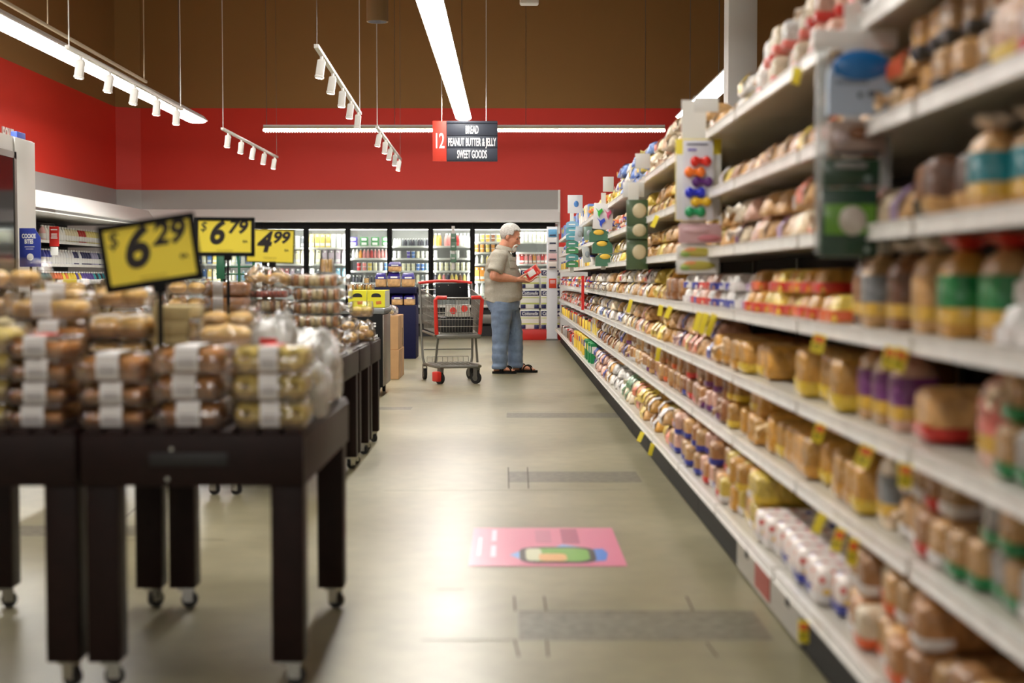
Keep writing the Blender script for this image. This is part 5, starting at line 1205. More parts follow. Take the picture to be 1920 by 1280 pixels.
# ---- price signs
def price_sign(px, py, Y, wpx, hpx, rot, yaw, dollars, cents, label, thin=False, pole_to=None, show_dollar=True):
    sc = F / Y; w, h = wpx / sc, hpx / sc
    zc = wz(py, Y)
    base = pole_to if pole_to is not None else TT
    t = thing('price_sign', label, 'price sign', (wx(px, Y), Y, base))
    M = Matrix.Translation((0, 0, zc - base)) @ Matrix.Rotation(rad(yaw), 4, 'Z') @ Matrix.Rotation(rad(rot), 4, 'Y')
    b = w * (0.022 if thin else 0.06)
    mb = MB()
    for q in ((-w / 2, w / 2, h / 2 - b, h / 2), (-w / 2, w / 2, -h / 2, -h / 2 + b * 1.1), (-w / 2, -w / 2 + b, -h / 2, h / 2), (w / 2 - b, w / 2, -h / 2, h / 2)):
        mb.rbox(q[0], q[1], -0.008, 0.008, q[2], q[3], min(0.004, b * 0.4), M=M)
    mb.box(-w / 2 + 0.003, w / 2 - 0.003, 0.003, 0.007, -h / 2 + 0.003, h / 2 - 0.003, M=M)
    mb.build('frame', black_m, t)
    mb = MB(); mb.box(-w / 2 + b * 0.9, w / 2 - b * 0.9, -0.002, 0.003, -h / 2 + b * 0.9, h / 2 - b * 0.9, M=M)
    cd_ = mb.build('yellow_card', yellow_m, t, smooth=False)
    parts = []
    def txt(s, size, x, z, sh, bold, xs):
        me = text_data(s, size, ink_m, shear=sh, bold=bold, xs=xs, ext=0.0004)
        me.transform(M @ Matrix.Translation((x, -0.003, z))); link('price_text', me, cd_)
    if show_dollar: txt('$', h * 0.34, -w * 0.36, h * 0.25, 0.2, 0.0, 0.95)
    txt(dollars, h * 0.82, -w * 0.15, h * 0.08, 0.24, h * 0.028, 0.95)
    txt(cents, h * 0.46, w * 0.205, h * 0.24, 0.24, h * 0.017, 1.05)
    txt('EA', h * 0.085, w * 0.34, -h * 0.12, 0.0, h * 0.003, 1.2)
    mb = MB(); mb.box(-w * 0.14, w * 0.14, -0.0028, -0.002, -h * 0.345, -h * 0.335, M=M); mb.box(-w * 0.13, w * 0.13, -0.0028, -0.002, -h * 0.385, -h * 0.378, M=M); mb.build('small_print', mat('olive_print', (150, 128, 40), 0.6), cd_, smooth=False)
    top = M @ Vector((w * 0.05, 0, -h / 2 + b * 0.5))
    mb = MB(); pr = 0.0085 if not thin else 0.011
    mb.cyl((top.x, top.y + 0.003, 0.012), (top.x, top.y + 0.003, top.z), pr, n=12); mb.rbox(top.x - 0.02, top.x + 0.02, top.y - 0.006, top.y + 0.012, top.z - 0.03, top.z + 0.006, 0.003)
    mb.build('pole', black_m, t)
    mb = MB(); mb.lathe([(0.05, 0.001), (0.05, 0.008), (0.012, 0.016)], 20, c=(top.x, top.y + 0.003, 0)); mb.build('base', black_m, t)
price_sign(283, 474, 4.16, 188, 127, -8.6, -4, '6', '29', 'largest yellow price sign reading 6.29 tilted on a black pole')
price_sign(423, 444, 7.32, 112, 73, 0.4, 0, '6', '79', 'middle yellow price sign reading 6.79 with thick black frame', pole_to=TT + 0.001)
price_sign(508, 461, 8.2, 90, 64, 2.0, 0, '4', '99', 'smallest yellow price sign reading 4.99 with thin black edge', thin=True, show_dollar=False, pole_to=TT + 0.001)
t = thing('price_sign', 'tiny yellow price card among the rolls left of the largest sign', 'price sign', (wx(132, 8.1), 8.1, TT))
mb = MB(); hw = 0.034; z = wz(533, 8.1) - TT; mb.rbox(-0.04, 0.04, -0.002, 0.002, z - 0.03, z + 0.03, 0.002, seg=1); c_ = mb.build('yellow_card', yellow_m, t)
mb = MB(); mb.box(-0.02, -0.004, -0.0035, -0.002, z - 0.012, z + 0.004); mb.box(0.0, 0.018, -0.0035, -0.002, z - 0.012, z + 0.006); mb.build('print', ink_m, c_, smooth=False)
mb = MB(); mb.cyl((0, 0.004, 0.001), (0, 0.004, z), 0.004, n=8); mb.build('pole', black_m, t)

# ---- black bin with yellow boxes
t = thing('bakery_bin', 'black wheeled bin with grey lid at the end of the table row', 'bin', (-1.175, 13.3, 0))
mb = MB(); mb.rbox(-0.75, -0.012, 0, 0.75, 0.09, 0.775, 0.008); body = mb.build('body', black_m, t)
mb = MB(); mb.rbox(-0.012, 0.0, 0.01, 0.74, 0.1, 0.77, 0.003); mb.build('steel_side', mat('brushed_steel', (150, 142, 132), 0.35, metal=0.8), t)
mb = MB(); mb.rbox(-0.76, 0.01, -0.01, 0.76, 0.775, 0.835, 0.02); mb.build('lid', mat('grey_lid', (120, 124, 126), 0.35), t)
link('lettering', text_data('F', 0.09, white_m, bold=0.004, ext=0.001), body, (-0.095, -0.003, 0.66))
link('lettering', text_data('A.M', 0.034, white_m, bold=0.0015, ext=0.001), body, (-0.085, -0.003, 0.575))
for x in (-0.68, -0.06):
    for y in (0.07, 0.68):
        mb = MB(); mb.tube([(x - 0.014, y, 0.045), (x + 0.014, y, 0.045)], 0.0448, 18); mb.box(x - 0.02, x + 0.02, y - 0.03, y + 0.03, 0.07, 0.095); mb.build('caster', rubber_m, t)
def ybox(px0, px1, Y, zb, h, d, label):
    x0, x1 = wx(px0, Y), wx(px1, Y); w = x1 - x0
    t = thing('yellow_box', label, 'box', (x0, Y, zb), group='yellow boxes on the black bin')
    mb = MB(); mb.rbox(0, w, 0, d, 0, h, 0.003, 0, seg=1); b = mb.build('carton', [mat('lemon_card', (222, 214, 40), 0.5)], t)
    mb = MB(); mb.box(w, w + 0.001, 0.005, d - 0.005, 0.004, h - 0.004); mb.build('pale_side', mat('pale_card', (196, 202, 190), 0.5), t, smooth=False)
    mb = MB(); cx = w / 2; pts = [(cx + 0.045 * math.cos(a), h * 0.68 + 0.024 * math.sin(a)) for a in [math.pi * k / 10 for k in range(11)]] + [(cx - 0.045, h * 0.60), (cx + 0.045, h * 0.60)]
    mb.prism(pts, -0.0012, 0, 'y'); mb.build('arched_logo', dark_m, t, smooth=False)
    mb = MB(); mb.tube([(cx + 0.0, 0, h * 0.26), (cx + 0.05, 0, h * 0.30)], 0.016, 10, flat=1.0, M=Matrix.Diagonal((1, 0.1, 1, 1))); mb.build('bun_picture', mat('bun_print', (206, 120, 50), 0.5), t)
ybox(653, 687.5, 13.45, 0.836, 0.163, 0.5, 'bright yellow box on the black bin, left of the pair')
ybox(688.5, 722, 13.45, 0.836, 0.163, 0.5, 'bright yellow box on the black bin, right of the pair')
for k, px in enumerate((660, 676, 693)):
    slice_bag((wx(px, 13.7), 13.72, 1.0), 0.085, 0.12, 0.06, 'clear pack of browned rolls on the yellow boxes, %s of three' % ['left', 'middle', 'right'][k], kinds=('crusty', 'slice', 'crusty'), rot=0, group='roll packs on the yellow boxes')
def tub(px0, px1, py0, py1, Y, label, base):
    x0, x1 = wx(px0, Y), wx(px1, Y); h = wz(py0, Y) - wz(py1, Y); r = (x1 - x0) / 2; zb = wz(py1, Y) if base is None else base
    t = thing('snack_tub', label, 'tub', ((x0 + x1) / 2, Y, zb))
    mb = MB(); mb.lathe([(r, 0), (r * 0.82, h)], 20, sq=4); mb.build('tub', clear_m, t)
    for k in range(3):
        mb = MB(); mb.rbox(-r * 0.7 + k * r * 0.47, -r * 0.7 + k * r * 0.47 + r * 0.4, -r * 0.5, r * 0.5, 0.004, h * 0.92, 0.006); mb.build('wafer_stick', golden_m, t)
tub(682, 694, 501, 512, 13.74, 'small clear tub of wafers on the roll packs above the yellow boxes', 1.0615)
# tub of wafers on the stacked cake (seen above the 4-high stack)
tub(599, 628, 487, 515, 7.6, 'clear tub of golden wafer sticks on top of the sliced cake stack', TT + 0.434)
# cardboard boxes
def cbox(x0, x1, y0, y1, z0, z1, label):
    t = thing('cardboard_box', label, 'box', ((x0 + x1) / 2, y0, z0), group='cardboard boxes beside the black bin'); w, d, h = x1 - x0, y1 - y0, z1 - z0
    mb = MB(); mb.rbox(-w / 2, w / 2, 0, d, 0, h, 0.004, seg=1); mb.build('carton', cardboard_m, t)
    mb = MB(); mb.box(-w / 2 - 0.0008, w / 2 + 0.0008, d * 0.47, d * 0.53, 0.0, h + 0.001); mb.build('tape', mat('brown_tape', (170, 120, 76), 0.3), t, smooth=False)
    return t, w, d, h
cbox(-1.62, -1.215, 15.6, 16.4, 0.0, 0.325, 'tan cardboard box on the floor, bottom of its stack')
t, w, d, h = cbox(-1.61, -1.22, 15.62, 16.38, 0.326, 0.70, 'tan cardboard box on top of its stack beside the navy stand')
mb = MB(); mb.box(w / 2, w / 2 + 0.003, 0.55, 0.58, 0.02, h * 0.6); mb.build('dark_slot', black_m, t, smooth=False)
bag((-1.36, 15.95, 0.702), 0.22, 0.5, 0.10, crinkle_m, 'roll_bag', 'crinkled bag of pale rolls lying on the cardboard boxes', 'rolls', 21, [('cream_bun', -0.04, -0.16, 0.01, 0.9, (0, 0, 0)), ('cream_bun', 0.05, -0.16, 0.01, 0.9, (0, 0, 0))])
# navy display stand
t = thing('display_stand', 'navy blue cardboard display stand holding bagged bread', 'display stand', (-1.29, 19.6, 0))
mb = MB(); mb.rbox(-0.9, 0, 0, 0.6, 0, 0.735, 0.006); mb.build('base', navy_m, t)
mb = MB(); mb.rbox(-0.9, 0, 0.3, 0.6, 0.735, 0.965, 0.006)
mb.rbox(-0.9, 0.0, 0.02, 0.6, 0.90, 0.985, 0.005); mb.build('upper_shelf', navy_m, t)
blues = (40, 30, 120)
def cookie_bag(px0, px1, Y, zb, h, label, tilt=0.0):
    x0, x1 = wx(px0, Y), wx(px1, Y); w = x1 - x0
    t = thing('cookie_bag', label, 'bread', ((x0 + x1) / 2, Y, zb), (0, rad(tilt), 0), 'blue topped bread bags on the navy stand')
    fn = lambda u, v: 0.8 + 0.2 * abs(math.sin(2 * math.pi * u))
    mb = MB(); mb.rbox(-w / 2, w / 2, 0, 0.2, 0, h * 0.62, w * 0.12, seg=3); mb.build('bread', mat('tan_roll', (214, 168, 110), 0.45, noise_amt=0.35, noise_scale=22, coat=0.5, bump=0.6), t)
    mb = MB(); mb.loft([[(-w / 2 * 1.02, -0.004, h * 0.55), (w / 2 * 1.02, -0.004, h * 0.55), (w / 2 * 1.02, 0.204, h * 0.55), (-w / 2 * 1.02, 0.204, h * 0.55)], [(-w / 2 * 0.98, 0.0, h * 0.72), (w / 2 * 0.98, 0.0, h * 0.74), (w / 2 * 0.96, 0.2, h * 0.74), (-w / 2 * 0.96, 0.2, h * 0.70)], [(-w / 2 * 0.8, 0.09, h * 0.98), (w / 2 * 0.8, 0.09, h * 1.0), (w / 2 * 0.8, 0.12, h), (-w / 2 * 0.8, 0.12, h * 0.96)]])
    mb.build('printed_top', mat('blue_film', blues, 0.35, coat=0.6, bump=0.5), t)
    mb = MB(); mb.rbox(-w * 0.25, w * 0.3, -0.006, -0.002, h * 0.6, h * 0.7, 0.001, seg=1); mb.build('white_mark', white_m, t)
cookie_bag(704, 724, 19.7, 0.986, 0.20, 'blue topped bag of bread, leftmost on the navy stand top')
cookie_bag(726.5, 750, 19.7, 0.986, 0.21, 'blue topped bag of bread, middle of the navy stand top')
cookie_bag(753, 777, 19.7, 0.986, 0.20, 'blue topped bag of bread, rightmost on the navy stand top beside the cart')
cookie_bag(728, 752, 19.72, 1.198, 0.14, 'white and blue bag of bread lying highest on the navy stand', 0)
cookie_bag(734, 755, 19.62, 0.736, 0.155, 'blue topped bag of bread, left on the lower navy ledge'); cookie_bag(757.5, 777, 19.62, 0.736, 0.155, 'blue topped bag of bread, right on the lower navy ledge')
# green stock ladder
YG = 21.0
t = thing('step_ladder', 'dark green metal stock ladder behind the price signs', 'ladder', (wx(430, YG), YG, 0)); gm = mat('green_metal', (16, 84, 56), 0.4)
mb = MB()
for x in (-0.17, 0.31): mb.tube([(x, 0.5, 0.0), (x, 0.35, 0.9), (x, 0.3, 1.45), (x - 0.02, 0.32, 1.58), (x - 0.05, 0.42, 1.62)], 0.022, 8)
mb.tube([(0.14, 0.1, 0.02), (0.13, 0.1, 1.3), (0.10, 0.12, 1.6)], 0.02, 8); mb.build('rail', gm, t)
mb = MB()
for z in (0.3, 0.6, 0.9): mb.rbox(-0.19, 0.33, 0.05, 0.42, z, z + 0.03, 0.006)
for z in (1.17, 1.28): mb.tube([(-0.25, 0.3, z), (0.33, 0.3, z)], 0.014, 8)
mb.rbox(-0.24, -0.12, 0.27, 0.31, 1.1, 1.45, 0.005); mb.build('step', gm, t)
mb = MB(); mb.tube([(-0.17, 0.08, 0.02), (-0.17, 0.1, 0.95)], 0.02, 8); mb.tube([(0.31, 0.08, 0.02), (0.31, 0.1, 0.95)], 0.02, 8); mb.build('leg', gm, t)

# ---- pink floor decal
pA, pB, pC, pD = floor_at(885, 990), floor_at(1150, 990), floor_at(1173, 1062), floor_at(882, 1062)
x0 = (pA.x + pD.x) / 2; x1 = (pB.x + pC.x) / 2; y0 = (pC.y + pD.y) / 2; y1 = (pA.y + pB.y) / 2
t = thing('floor_sticker', 'pink floor sticker with a green lunch tray picture in the aisle', 'sticker', (x0, y0, 0)); W, D = x1 - x0, y1 - y0
def dm(n, c=(128, 128, 128)): return mat('decal_' + n, c, 0.3)
def flat(poly, z, m_, nm, par):
    mb = MB(); mb.loft([[(u * W, v * D, z - 0.0003) for u, v in poly], [(u * W, v * D, z) for u, v in poly]]); return mb.build(nm, m_, par, smooth=False)
def rnd_rect(u0, u1, v0, v1, r=0.25, n=6):
    pts = []; ru, rv = (u1 - u0) * r, (v1 - v0) * r
    for cu, cv, st in ((u1 - ru, v1 - rv, 0), (u0 + ru, v1 - rv, 90), (u0 + ru, v0 + rv, 180), (u1 - ru, v0 + rv, 270)):
        for k in range(n): a = rad(st + 90 * k / (n - 1)); pts.append((cu + ru * math.cos(a), cv + rv * math.sin(a)))
    return pts
base = flat([(0, 0), (1, 0), (1, 1), (0, 1)], 0.0022, dm('pink', (206, 118, 146)), 'pink_sheet', t)
flat([(0.26, 0.26), (0.33, 0.36), (0.4, 0.36), (0.4, 0.14), (0.33, 0.16)], 0.0028, dm('sky', (120, 170, 222)), 'left_flap', base)
flat([(0.80, 0.40), (0.88, 0.42), (0.905, 0.30), (0.88, 0.13), (0.80, 0.10)], 0.0028, dm('blue', (66, 124, 206)), 'right_flap', base)
flat([(0.55, 0.44), (0.62, 0.53), (0.75, 0.45)], 0.0027, dm('sky'), 'top_flap', base)
flat(rnd_rect(0.325, 0.82, 0.06, 0.46), 0.0034, dm('dark', (60, 58, 58)), 'tray_picture', base)
flat(rnd_rect(0.365, 0.78, 0.10, 0.42), 0.0040, dm('green', (112, 166, 70)), 'green_filling', base)
flat(rnd_rect(0.365, 0.47, 0.11, 0.41), 0.0045, dm('pale', (196, 200, 170)), 'pale_filling', base)
flat(rnd_rect(0.45, 0.63, 0.10, 0.28), 0.005, dm('peach', (216, 166, 110)), 'peach_filling', base)
for (u0, u1, v0, v1, c) in ((0.135, 0.17, 0.62, 0.93, (232, 196, 212)), (0.135, 0.17, 0.22, 0.5, (232, 196, 212)), (0.045, 0.07, 0.25, 0.72, (236, 190, 204)), (0.62, 0.74, 0.55, 0.96, (160, 76, 106)), (0.44, 0.55, 0.58, 0.92, (186, 112, 138))):
    flat([(u0, v0), (u1, v0), (u1, v1), (u0, v1)], 0.0026, dm('b%d%d' % (c[0], c[1]), c), 'text_block', base)
# ================================================================== SHOPPING CART
t = thing('shopping_cart', 'grey wire shopping cart with red handle and red corner bumpers beside the man', 'shopping cart', (-0.53, 14.9, 0), (0, 0, rad(11)))
redp = mat('red_plastic', (204, 44, 34), 0.4)
zb, ztf, ztr = 0.53, 0.905, 0.985
def lerp(a, b, k): return tuple(a[i] + (b[i] - a[i]) * k for i in range(3))
fbl, fbr, ftl, ftr = (-0.215, 0.05, zb), (0.215, 0.05, zb), (-0.24, 0.0, ztf), (0.24, 0.0, ztf)
rbl, rbr, rtl, rtr = (-0.26, 0.80, zb + 0.03), (0.26, 0.80, zb + 0.03), (-0.285, 0.86, ztr), (0.285, 0.86, ztr)
def panel(nm, a, b, c, d, nv, nh, r=0.0027):
    """wire panel: a,b bottom ends, c,d top ends"""
    mb = MB()
    for k in range(nv + 1): mb.tube([lerp(a, b, k / nv), lerp(c, d, k / nv)], r, 5)
    for k in range(nh + 1): mb.tube([lerp(a, c, k / nh), lerp(b, d, k / nh)], r * 1.15, 5)
    return mb.build(nm, steel_m, t)
panel('basket_front', fbl, fbr, ftl, ftr, 14, 5); panel('basket_side', fbl, rbl, ftl, rtl, 22, 5); panel('basket_side', fbr, rbr, ftr, rtr, 22, 5); panel('basket_back', rbl, rbr, rtl, rtr, 12, 5); panel('basket_floor', fbl, fbr, rbl, rbr, 12, 14)
mb = MB(); mb.tube([ftl, rtl], 0.006, 8); mb.tube([ftr, rtr], 0.006, 8); mb.tube([ftl, ftr], 0.007, 8); mb.tube([rtl, rtr], 0.006, 8); mb.build('basket_rim', steel_m, t)
mb = MB(); mb.rbox(-0.235, 0.235, 0.02, 0.09, zb - 0.05, zb - 0.005, 0.012); mb.tube([(-0.235, 0.05, zb - 0.02), (-0.27, 0.82, zb)], 0.014, 8); mb.tube([(0.235, 0.05, zb - 0.02), (0.27, 0.82, zb)], 0.014, 8); mb.build('basket_base_frame', greymetal_m, t)
for s in (-1, 1):
    mb = MB(); mb.tube([(s * 0.13, -0.012, ztf + 0.004), (s * 0.225, -0.012, ztf + 0.006), (s * 0.247, -0.008, ztf - 0.02), (s * 0.232, 0.03, zb + 0.02), (s * 0.228, 0.035, zb - 0.005)], 0.021, 10); mb.build('corner_bumper', redp, t)
mb = MB(); mb.tube([(-0.30, 0.96, 1.055), (-0.27, 0.965, 1.062), (-0.1, 0.975, 1.08), (0.1, 0.975, 1.08), (0.27, 0.965, 1.062), (0.30, 0.96, 1.055)], 0.018, 10); mb.build('handle', redp, t)
for s in (-1, 1):
    mb = MB(); mb.tube([(s * 0.298, 0.96, 1.05), (s * 0.292, 0.90, 0.99), (s * 0.288, 0.86, 0.80), (s * 0.285, 0.84, 0.5), (s * 0.275, 0.80, 0.24), (s * 0.26, 0.78, 0.17)], 0.0135, 8); mb.build('rear_upright', greymetal_m, t)
    mb = MB(); mb.tube([(s * 0.20, 0.13, zb - 0.03), (s * 0.225, 0.16, 0.22)], 0.013, 8); mb.build('front_strut', greymetal_m, t)
mb = MB(); mb.tube([(-0.26, 0.80, 0.17), (-0.235, 0.05, 0.185), (-0.2, 0.0, 0.185), (0.2, 0.0, 0.185), (0.235, 0.05, 0.185), (0.26, 0.80, 0.17)], 0.017, 8); mb.tube([(-0.262, 0.8, 0.33), (0.262, 0.8, 0.33)], 0.007, 6); mb.build('lower_frame', greymetal_m, t)
mb = MB()
for k in range(9): mb.tube([(-0.21 + 0.0525 * k, 0.01, 0.19), (-0.23 + 0.0575 * k, 0.78, 0.19), (-0.23 + 0.0575 * k, 0.79, 0.25)], 0.0035, 5)
for k in range(7): mb.tube([(-0.225, 0.05 + 0.12 * k, 0.19), (0.225, 0.05 + 0.12 * k, 0.19)], 0.0035, 5)
mb.tube([(-0.23, 0.79, 0.25), (0.23, 0.79, 0.25)], 0.004, 5)
mb.build('lower_rack', steel_m, t)
mb = MB(); M = Matrix.Translation((0.05, 0.74, 0.975)) @ Matrix.Rotation(rad(-10), 4, 'X'); mb.rbox(-0.19, 0.17, -0.01, 0.01, -0.10, 0.085, 0.006, M=M)
for x, z in ((-0.15, 0.045), (-0.05, 0.06), (0.08, 0.035)): mb.tube([M @ Vector((x, -0.012, z)), M @ Vector((x, -0.006, z))], 0.005, 8, 1)
mb.build('seat_flap', [black_m, chrome_m], t)
for (x, y, a, nm) in ((-0.255, 0.78, 4, 'caster'), (0.255, 0.78, 20, 'caster'), (-0.185, 0.05, 30, 'locking_caster'), (0.20, 0.05, 42, 'caster')):
    M = Matrix.Translation((x, y, 0)) @ Matrix.Rotation(rad(a), 4, 'Z')
    mb = MB(); mb.tube([(-0.016, 0.012, 0.062), (0.016, 0.012, 0.062)], 0.0615, 24, 0, M=M); mb.tube([(-0.0175, 0.012, 0.062), (0.0175, 0.012, 0.062)], 0.034, 16, 1, M=M)
    mb.rbox(-0.024, -0.019, -0.02, 0.03, 0.05, 0.15, 0.002, 1, M); mb.rbox(0.019, 0.024, -0.02, 0.03, 0.05, 0.15, 0.002, 1, M); mb.rbox(-0.024, 0.024, -0.025, 0.03, 0.145, 0.17, 0.004, 1, M); mb.cyl((0, 0, 0.16), (0, 0, 0.19), 0.012, mi=1, M=M)
    w_ = mb.build('wheel_assembly' if nm == 'caster' else nm, [rubber_m, greymetal_m], t)
    if nm != 'caster':
        mb = MB(); mb.rbox(-0.085, -0.02, -0.045, 0.045, 0.03, 0.135, 0.014, M=M, seg=3); mb.build('red_lock_cover', redp, w_)
def cartw(x, y, z):
    c, s = math.cos(rad(11)), math.sin(rad(11)); return (-0.53 + x * c - y * s, 14.9 + x * s + y * c, z)
mb = MB(); mb.rbox(-0.17, 0.17, -0.14, 0.14, 0, 0.16, 0.012); mb.box(-0.171, 0.171, -0.141, 0.141, 0.14, 0.155)
o = mb.build('black_crate', dark_m, None, cartw(0.0, 0.24, zb + 0.012), (0, 0, rad(11))); tag(o, 'dark box at the bottom of the shopping cart basket', 'box')
stripe = mat('striped_card', (206, 204, 196), 0.5)
for k, (x, dz) in enumerate(((-0.045, 0.0), (0.08, 0.022))):
    mb = MB(); mb.rbox(-0.06, 0.06, -0.06, 0.12, 0, 0.125, 0.004, seg=1)
    t2 = thing('drink_pack', 'pale striped drink pack with red round dot in the cart, %s of two' % ('left', 'right')[k], 'drink pack', cartw(x, 0.16, zb + 0.175 + (0.0)), (0, rad(-4 if k else 2), rad(11)), 'drink packs in the shopping cart'); mb.build('carton', stripe, t2)
    mb = MB()
    for q in range(5): mb.box(-0.052 + q * 0.023, -0.046 + q * 0.023, -0.0612, -0.06, 0.004, 0.121)
    mb.build('stripes', mat('stripe_grey', (150, 146, 136), 0.5), t2, smooth=False)
    mb = MB(); mb.tube([(0, -0.063, 0.065 + dz), (0, -0.0605, 0.065 + dz)], 0.036, 24); mb.build('red_dot', mat('coral_red', (226, 66, 54), 0.5), t2)
mb = MB(); mb.ell((0, 0, 0.055), (0.09, 0.07, 0.055), 16, 10); o = mb.build('produce_bag', mat('pinkish_bag', (176, 150, 140), 0.4, coat=0.5, bump=0.6), None, cartw(-0.12, 0.55, zb + 0.03), (0, 0, 0.4)); tag(o, 'pinkish bag lying at the left rear of the cart basket', 'bag')

# ================================================================== MAN
MX, MY = 0.0, 16.67
man = thing('person', 'grey haired man in khaki shirt and jeans reading a red package', 'person', (MX, MY, 0))
skin = mat('skin', (206, 142, 112), 0.5, noise_amt=0.12, noise_scale=30); lipm = mat('lip', (176, 96, 86), 0.5); eyem = mat('eye_dark', (40, 30, 28), 0.3); hairm = mat('grey_hair', (206, 202, 196), 0.65, noise_amt=0.3, noise_scale=60, bump=0.6, bump_scale=90)
shirtm = mat('khaki_shirt', (164, 158, 144), 0.85, noise_amt=0.1, noise_scale=60, bump=0.5, bump_scale=9); jeanm = mat('faded_denim', (116, 134, 160), 0.85, noise_amt=0.25, noise_scale=12, bump=0.7, bump_scale=8)
HS = 1.12
HM = Matrix.Translation((0.012, 0, 1.592)) @ Matrix.Rotation(rad(20), 4, 'Y') @ Matrix.Scale(HS, 4) @ Matrix.Rotation(rad(-14), 4, 'Z')
mb = MB()
E = lambda c, r, M=HM: mb.ell(c, r, 18, 12, 0, M)
E((-0.01, 0, 0.035), (0.098, 0.076, 0.09)); E((0.03, 0, -0.03), (0.064, 0.062, 0.085)); E((0.032, 0, -0.085), (0.05, 0.052, 0.036)); E((0.068, 0, -0.098), (0.022, 0.026, 0.02))
mb.tube([(0.088, 0, 0.014), (0.104, 0, -0.012), (0.113, 0, -0.03)], [0.009, 0.011, 0.013], 10, M=HM); E((0.111, 0, -0.036), (0.014, 0.018, 0.011))
for s in (-1, 1):
    E((0.082, s * 0.028, 0.024), (0.017, 0.028, 0.009)); E((0.062, s * 0.038, -0.026), (0.03, 0.022, 0.026)); E((-0.008, s * 0.078, -0.008), (0.02, 0.011, 0.034)); E((0.081, s * 0.03, 0.006), (0.012, 0.014, 0.009))
E((0.093, 0, -0.063), (0.011, 0.024, 0.006)); E((0.091, 0, -0.075), (0.011, 0.021, 0.006))
mb.tube([(-0.10, 0, 1.36), (-0.07, 0, 1.46), (-0.02, 0, 1.54)], [0.085, 0.072, 0.07], 16)
# torso inside the clothes
def oval(z, cx, rx, ry, n=24): return [(cx + rx * math.cos(2 * math.pi * k / n), ry * math.sin(2 * math.pi * k / n), z) for k in range(n)]
mb.loft([oval(0.80, -0.06, 0.17, 0.17), oval(0.95, -0.06, 0.19, 0.18), oval(1.1, -0.07, 0.185, 0.18), oval(1.25, -0.09, 0.16, 0.185), oval(1.36, -0.1, 0.115, 0.18), oval(1.42, -0.09, 0.08, 0.13)])
# arms
RS, RE, RW = (-0.115, -0.205, 1.36), (-0.175, -0.262, 1.135), (0.075, -0.150, 1.095)
LS, LE, LW = (-0.10, 0.205, 1.36), (-0.13, 0.26, 1.14), (0.13, 0.06, 1.09)
for S_, E_, W_ in ((RS, RE, RW), (LS, LE, LW)):
    mb.tube([S_, lerp(S_, E_, 0.5), E_], [0.062, 0.06, 0.056], 14)
    mb.ell(E_, (0.055, 0.055, 0.055), 14, 10)
    mb.tube([E_, lerp(E_, W_, 0.3), lerp(E_, W_, 0.7), W_], [0.055, 0.058, 0.045, 0.034], 14)
def finger(pts, r): mb.tube(pts, [r * (1.08, 1.0, 0.95, 0.8)[min(3, k)] for k in range(len(pts))], 10); mb.ell(pts[-1], (r * 0.8,) * 3, 8, 6); mb.ell(pts[0], (r * 1.1,) * 3, 8, 6)
# right hand: cups the lower left edge of the package, thumb on its face
mb.tube([RW, (0.115, -0.138, 1.098), (0.165, -0.118, 1.096), (0.20, -0.110, 1.082)], [0.034, 0.040, 0.043, 0.030], 14, flat=0.75)
for k, (yy, ln) in enumerate(((-0.148, 0.92), (-0.125, 1.0), (-0.102, 0.97), (-0.080, 0.8))):
    finger([(0.195, yy, 1.083 - 0.002 * k), (0.195 + 0.038 * ln, yy + 0.004, 1.071), (0.195 + 0.068 * ln, yy + 0.006, 1.083), (0.195 + 0.092 * ln, yy + 0.006, 1.100)], 0.0105)
finger([(0.125, -0.160, 1.116), (0.158, -0.163, 1.142), (0.188, -0.158, 1.158), (0.212, -0.154, 1.163)], 0.0125)
# left hand behind the package
mb.tube([LW, (0.175, 0.03, 1.085), (0.225, 0.0, 1.085), (0.25, -0.01, 1.09)], [0.034, 0.040, 0.042, 0.03], 14, flat=0.75)
for k, (dx, ln) in enumerate(((0.0, 0.9), (0.022, 1.0), (0.044, 0.97), (0.064, 0.8))):
    finger([(0.235 + dx * 0.7, -0.006, 1.085 + dx * 0.5), (0.25 + dx, -0.034, 1.080 + dx * 0.6), (0.252 + dx, -0.054, 1.082 + dx * 0.63), (0.25 + dx, -0.074, 1.078 + dx * 0.65)], 0.0105)
finger([(0.215, 0.0, 1.11), (0.222, -0.018, 1.15), (0.236, -0.03, 1.19), (0.243, -0.034, 1.212)], 0.0125)
# legs and feet
for hx, hy, kx, kz, ax, heel, toe in ((-0.07, -0.10, -0.10, 0.45, -0.115, -0.185, 0.075), (-0.03, 0.10, 0.055, 0.45, 0.085, 0.04, 0.325)):
    mb.tube([(hx, hy, 0.84), ((hx + kx) / 2, hy, 0.65), (kx, hy, kz), ((kx + ax) / 2, hy, 0.28), (ax, hy, 0.09)], [0.10, 0.08, 0.06, 0.055, 0.042], 14)
    L_ = toe - heel
    mb.loft([[(heel + L_ * u, hy + wd * math.cos(a), 0.024 + max(-0.0, 0) + hh * (0.5 + 0.5 * math.sin(a))) for a in [2 * math.pi * k / 14 for k in range(14)]] for u, wd, hh in ((0.0, 0.012, 0.03), (0.06, 0.03, 0.06), (0.2, 0.036, 0.085), (0.45, 0.042, 0.07), (0.7, 0.048, 0.045), (0.82, 0.045, 0.032), (0.88, 0.03, 0.022))])
    for k in range(5):
        yy = hy - 0.038 + 0.019 * k; xx = heel + L_ * (0.86 - 0.012 * abs(k - (1 if hy > 0 else 3)) - 0.01 * k * (1 if hy > 0 else -1) * 0.5)
        mb.ell((xx, yy, 0.036), (0.03, 0.0095, 0.011), 10, 7)
bm_ = remesh(mb, 0.0052, 3, 0.5)
for m_ in (skin, lipm, eyem): bm_.materials.append(m_)
HI = HM.inverted()
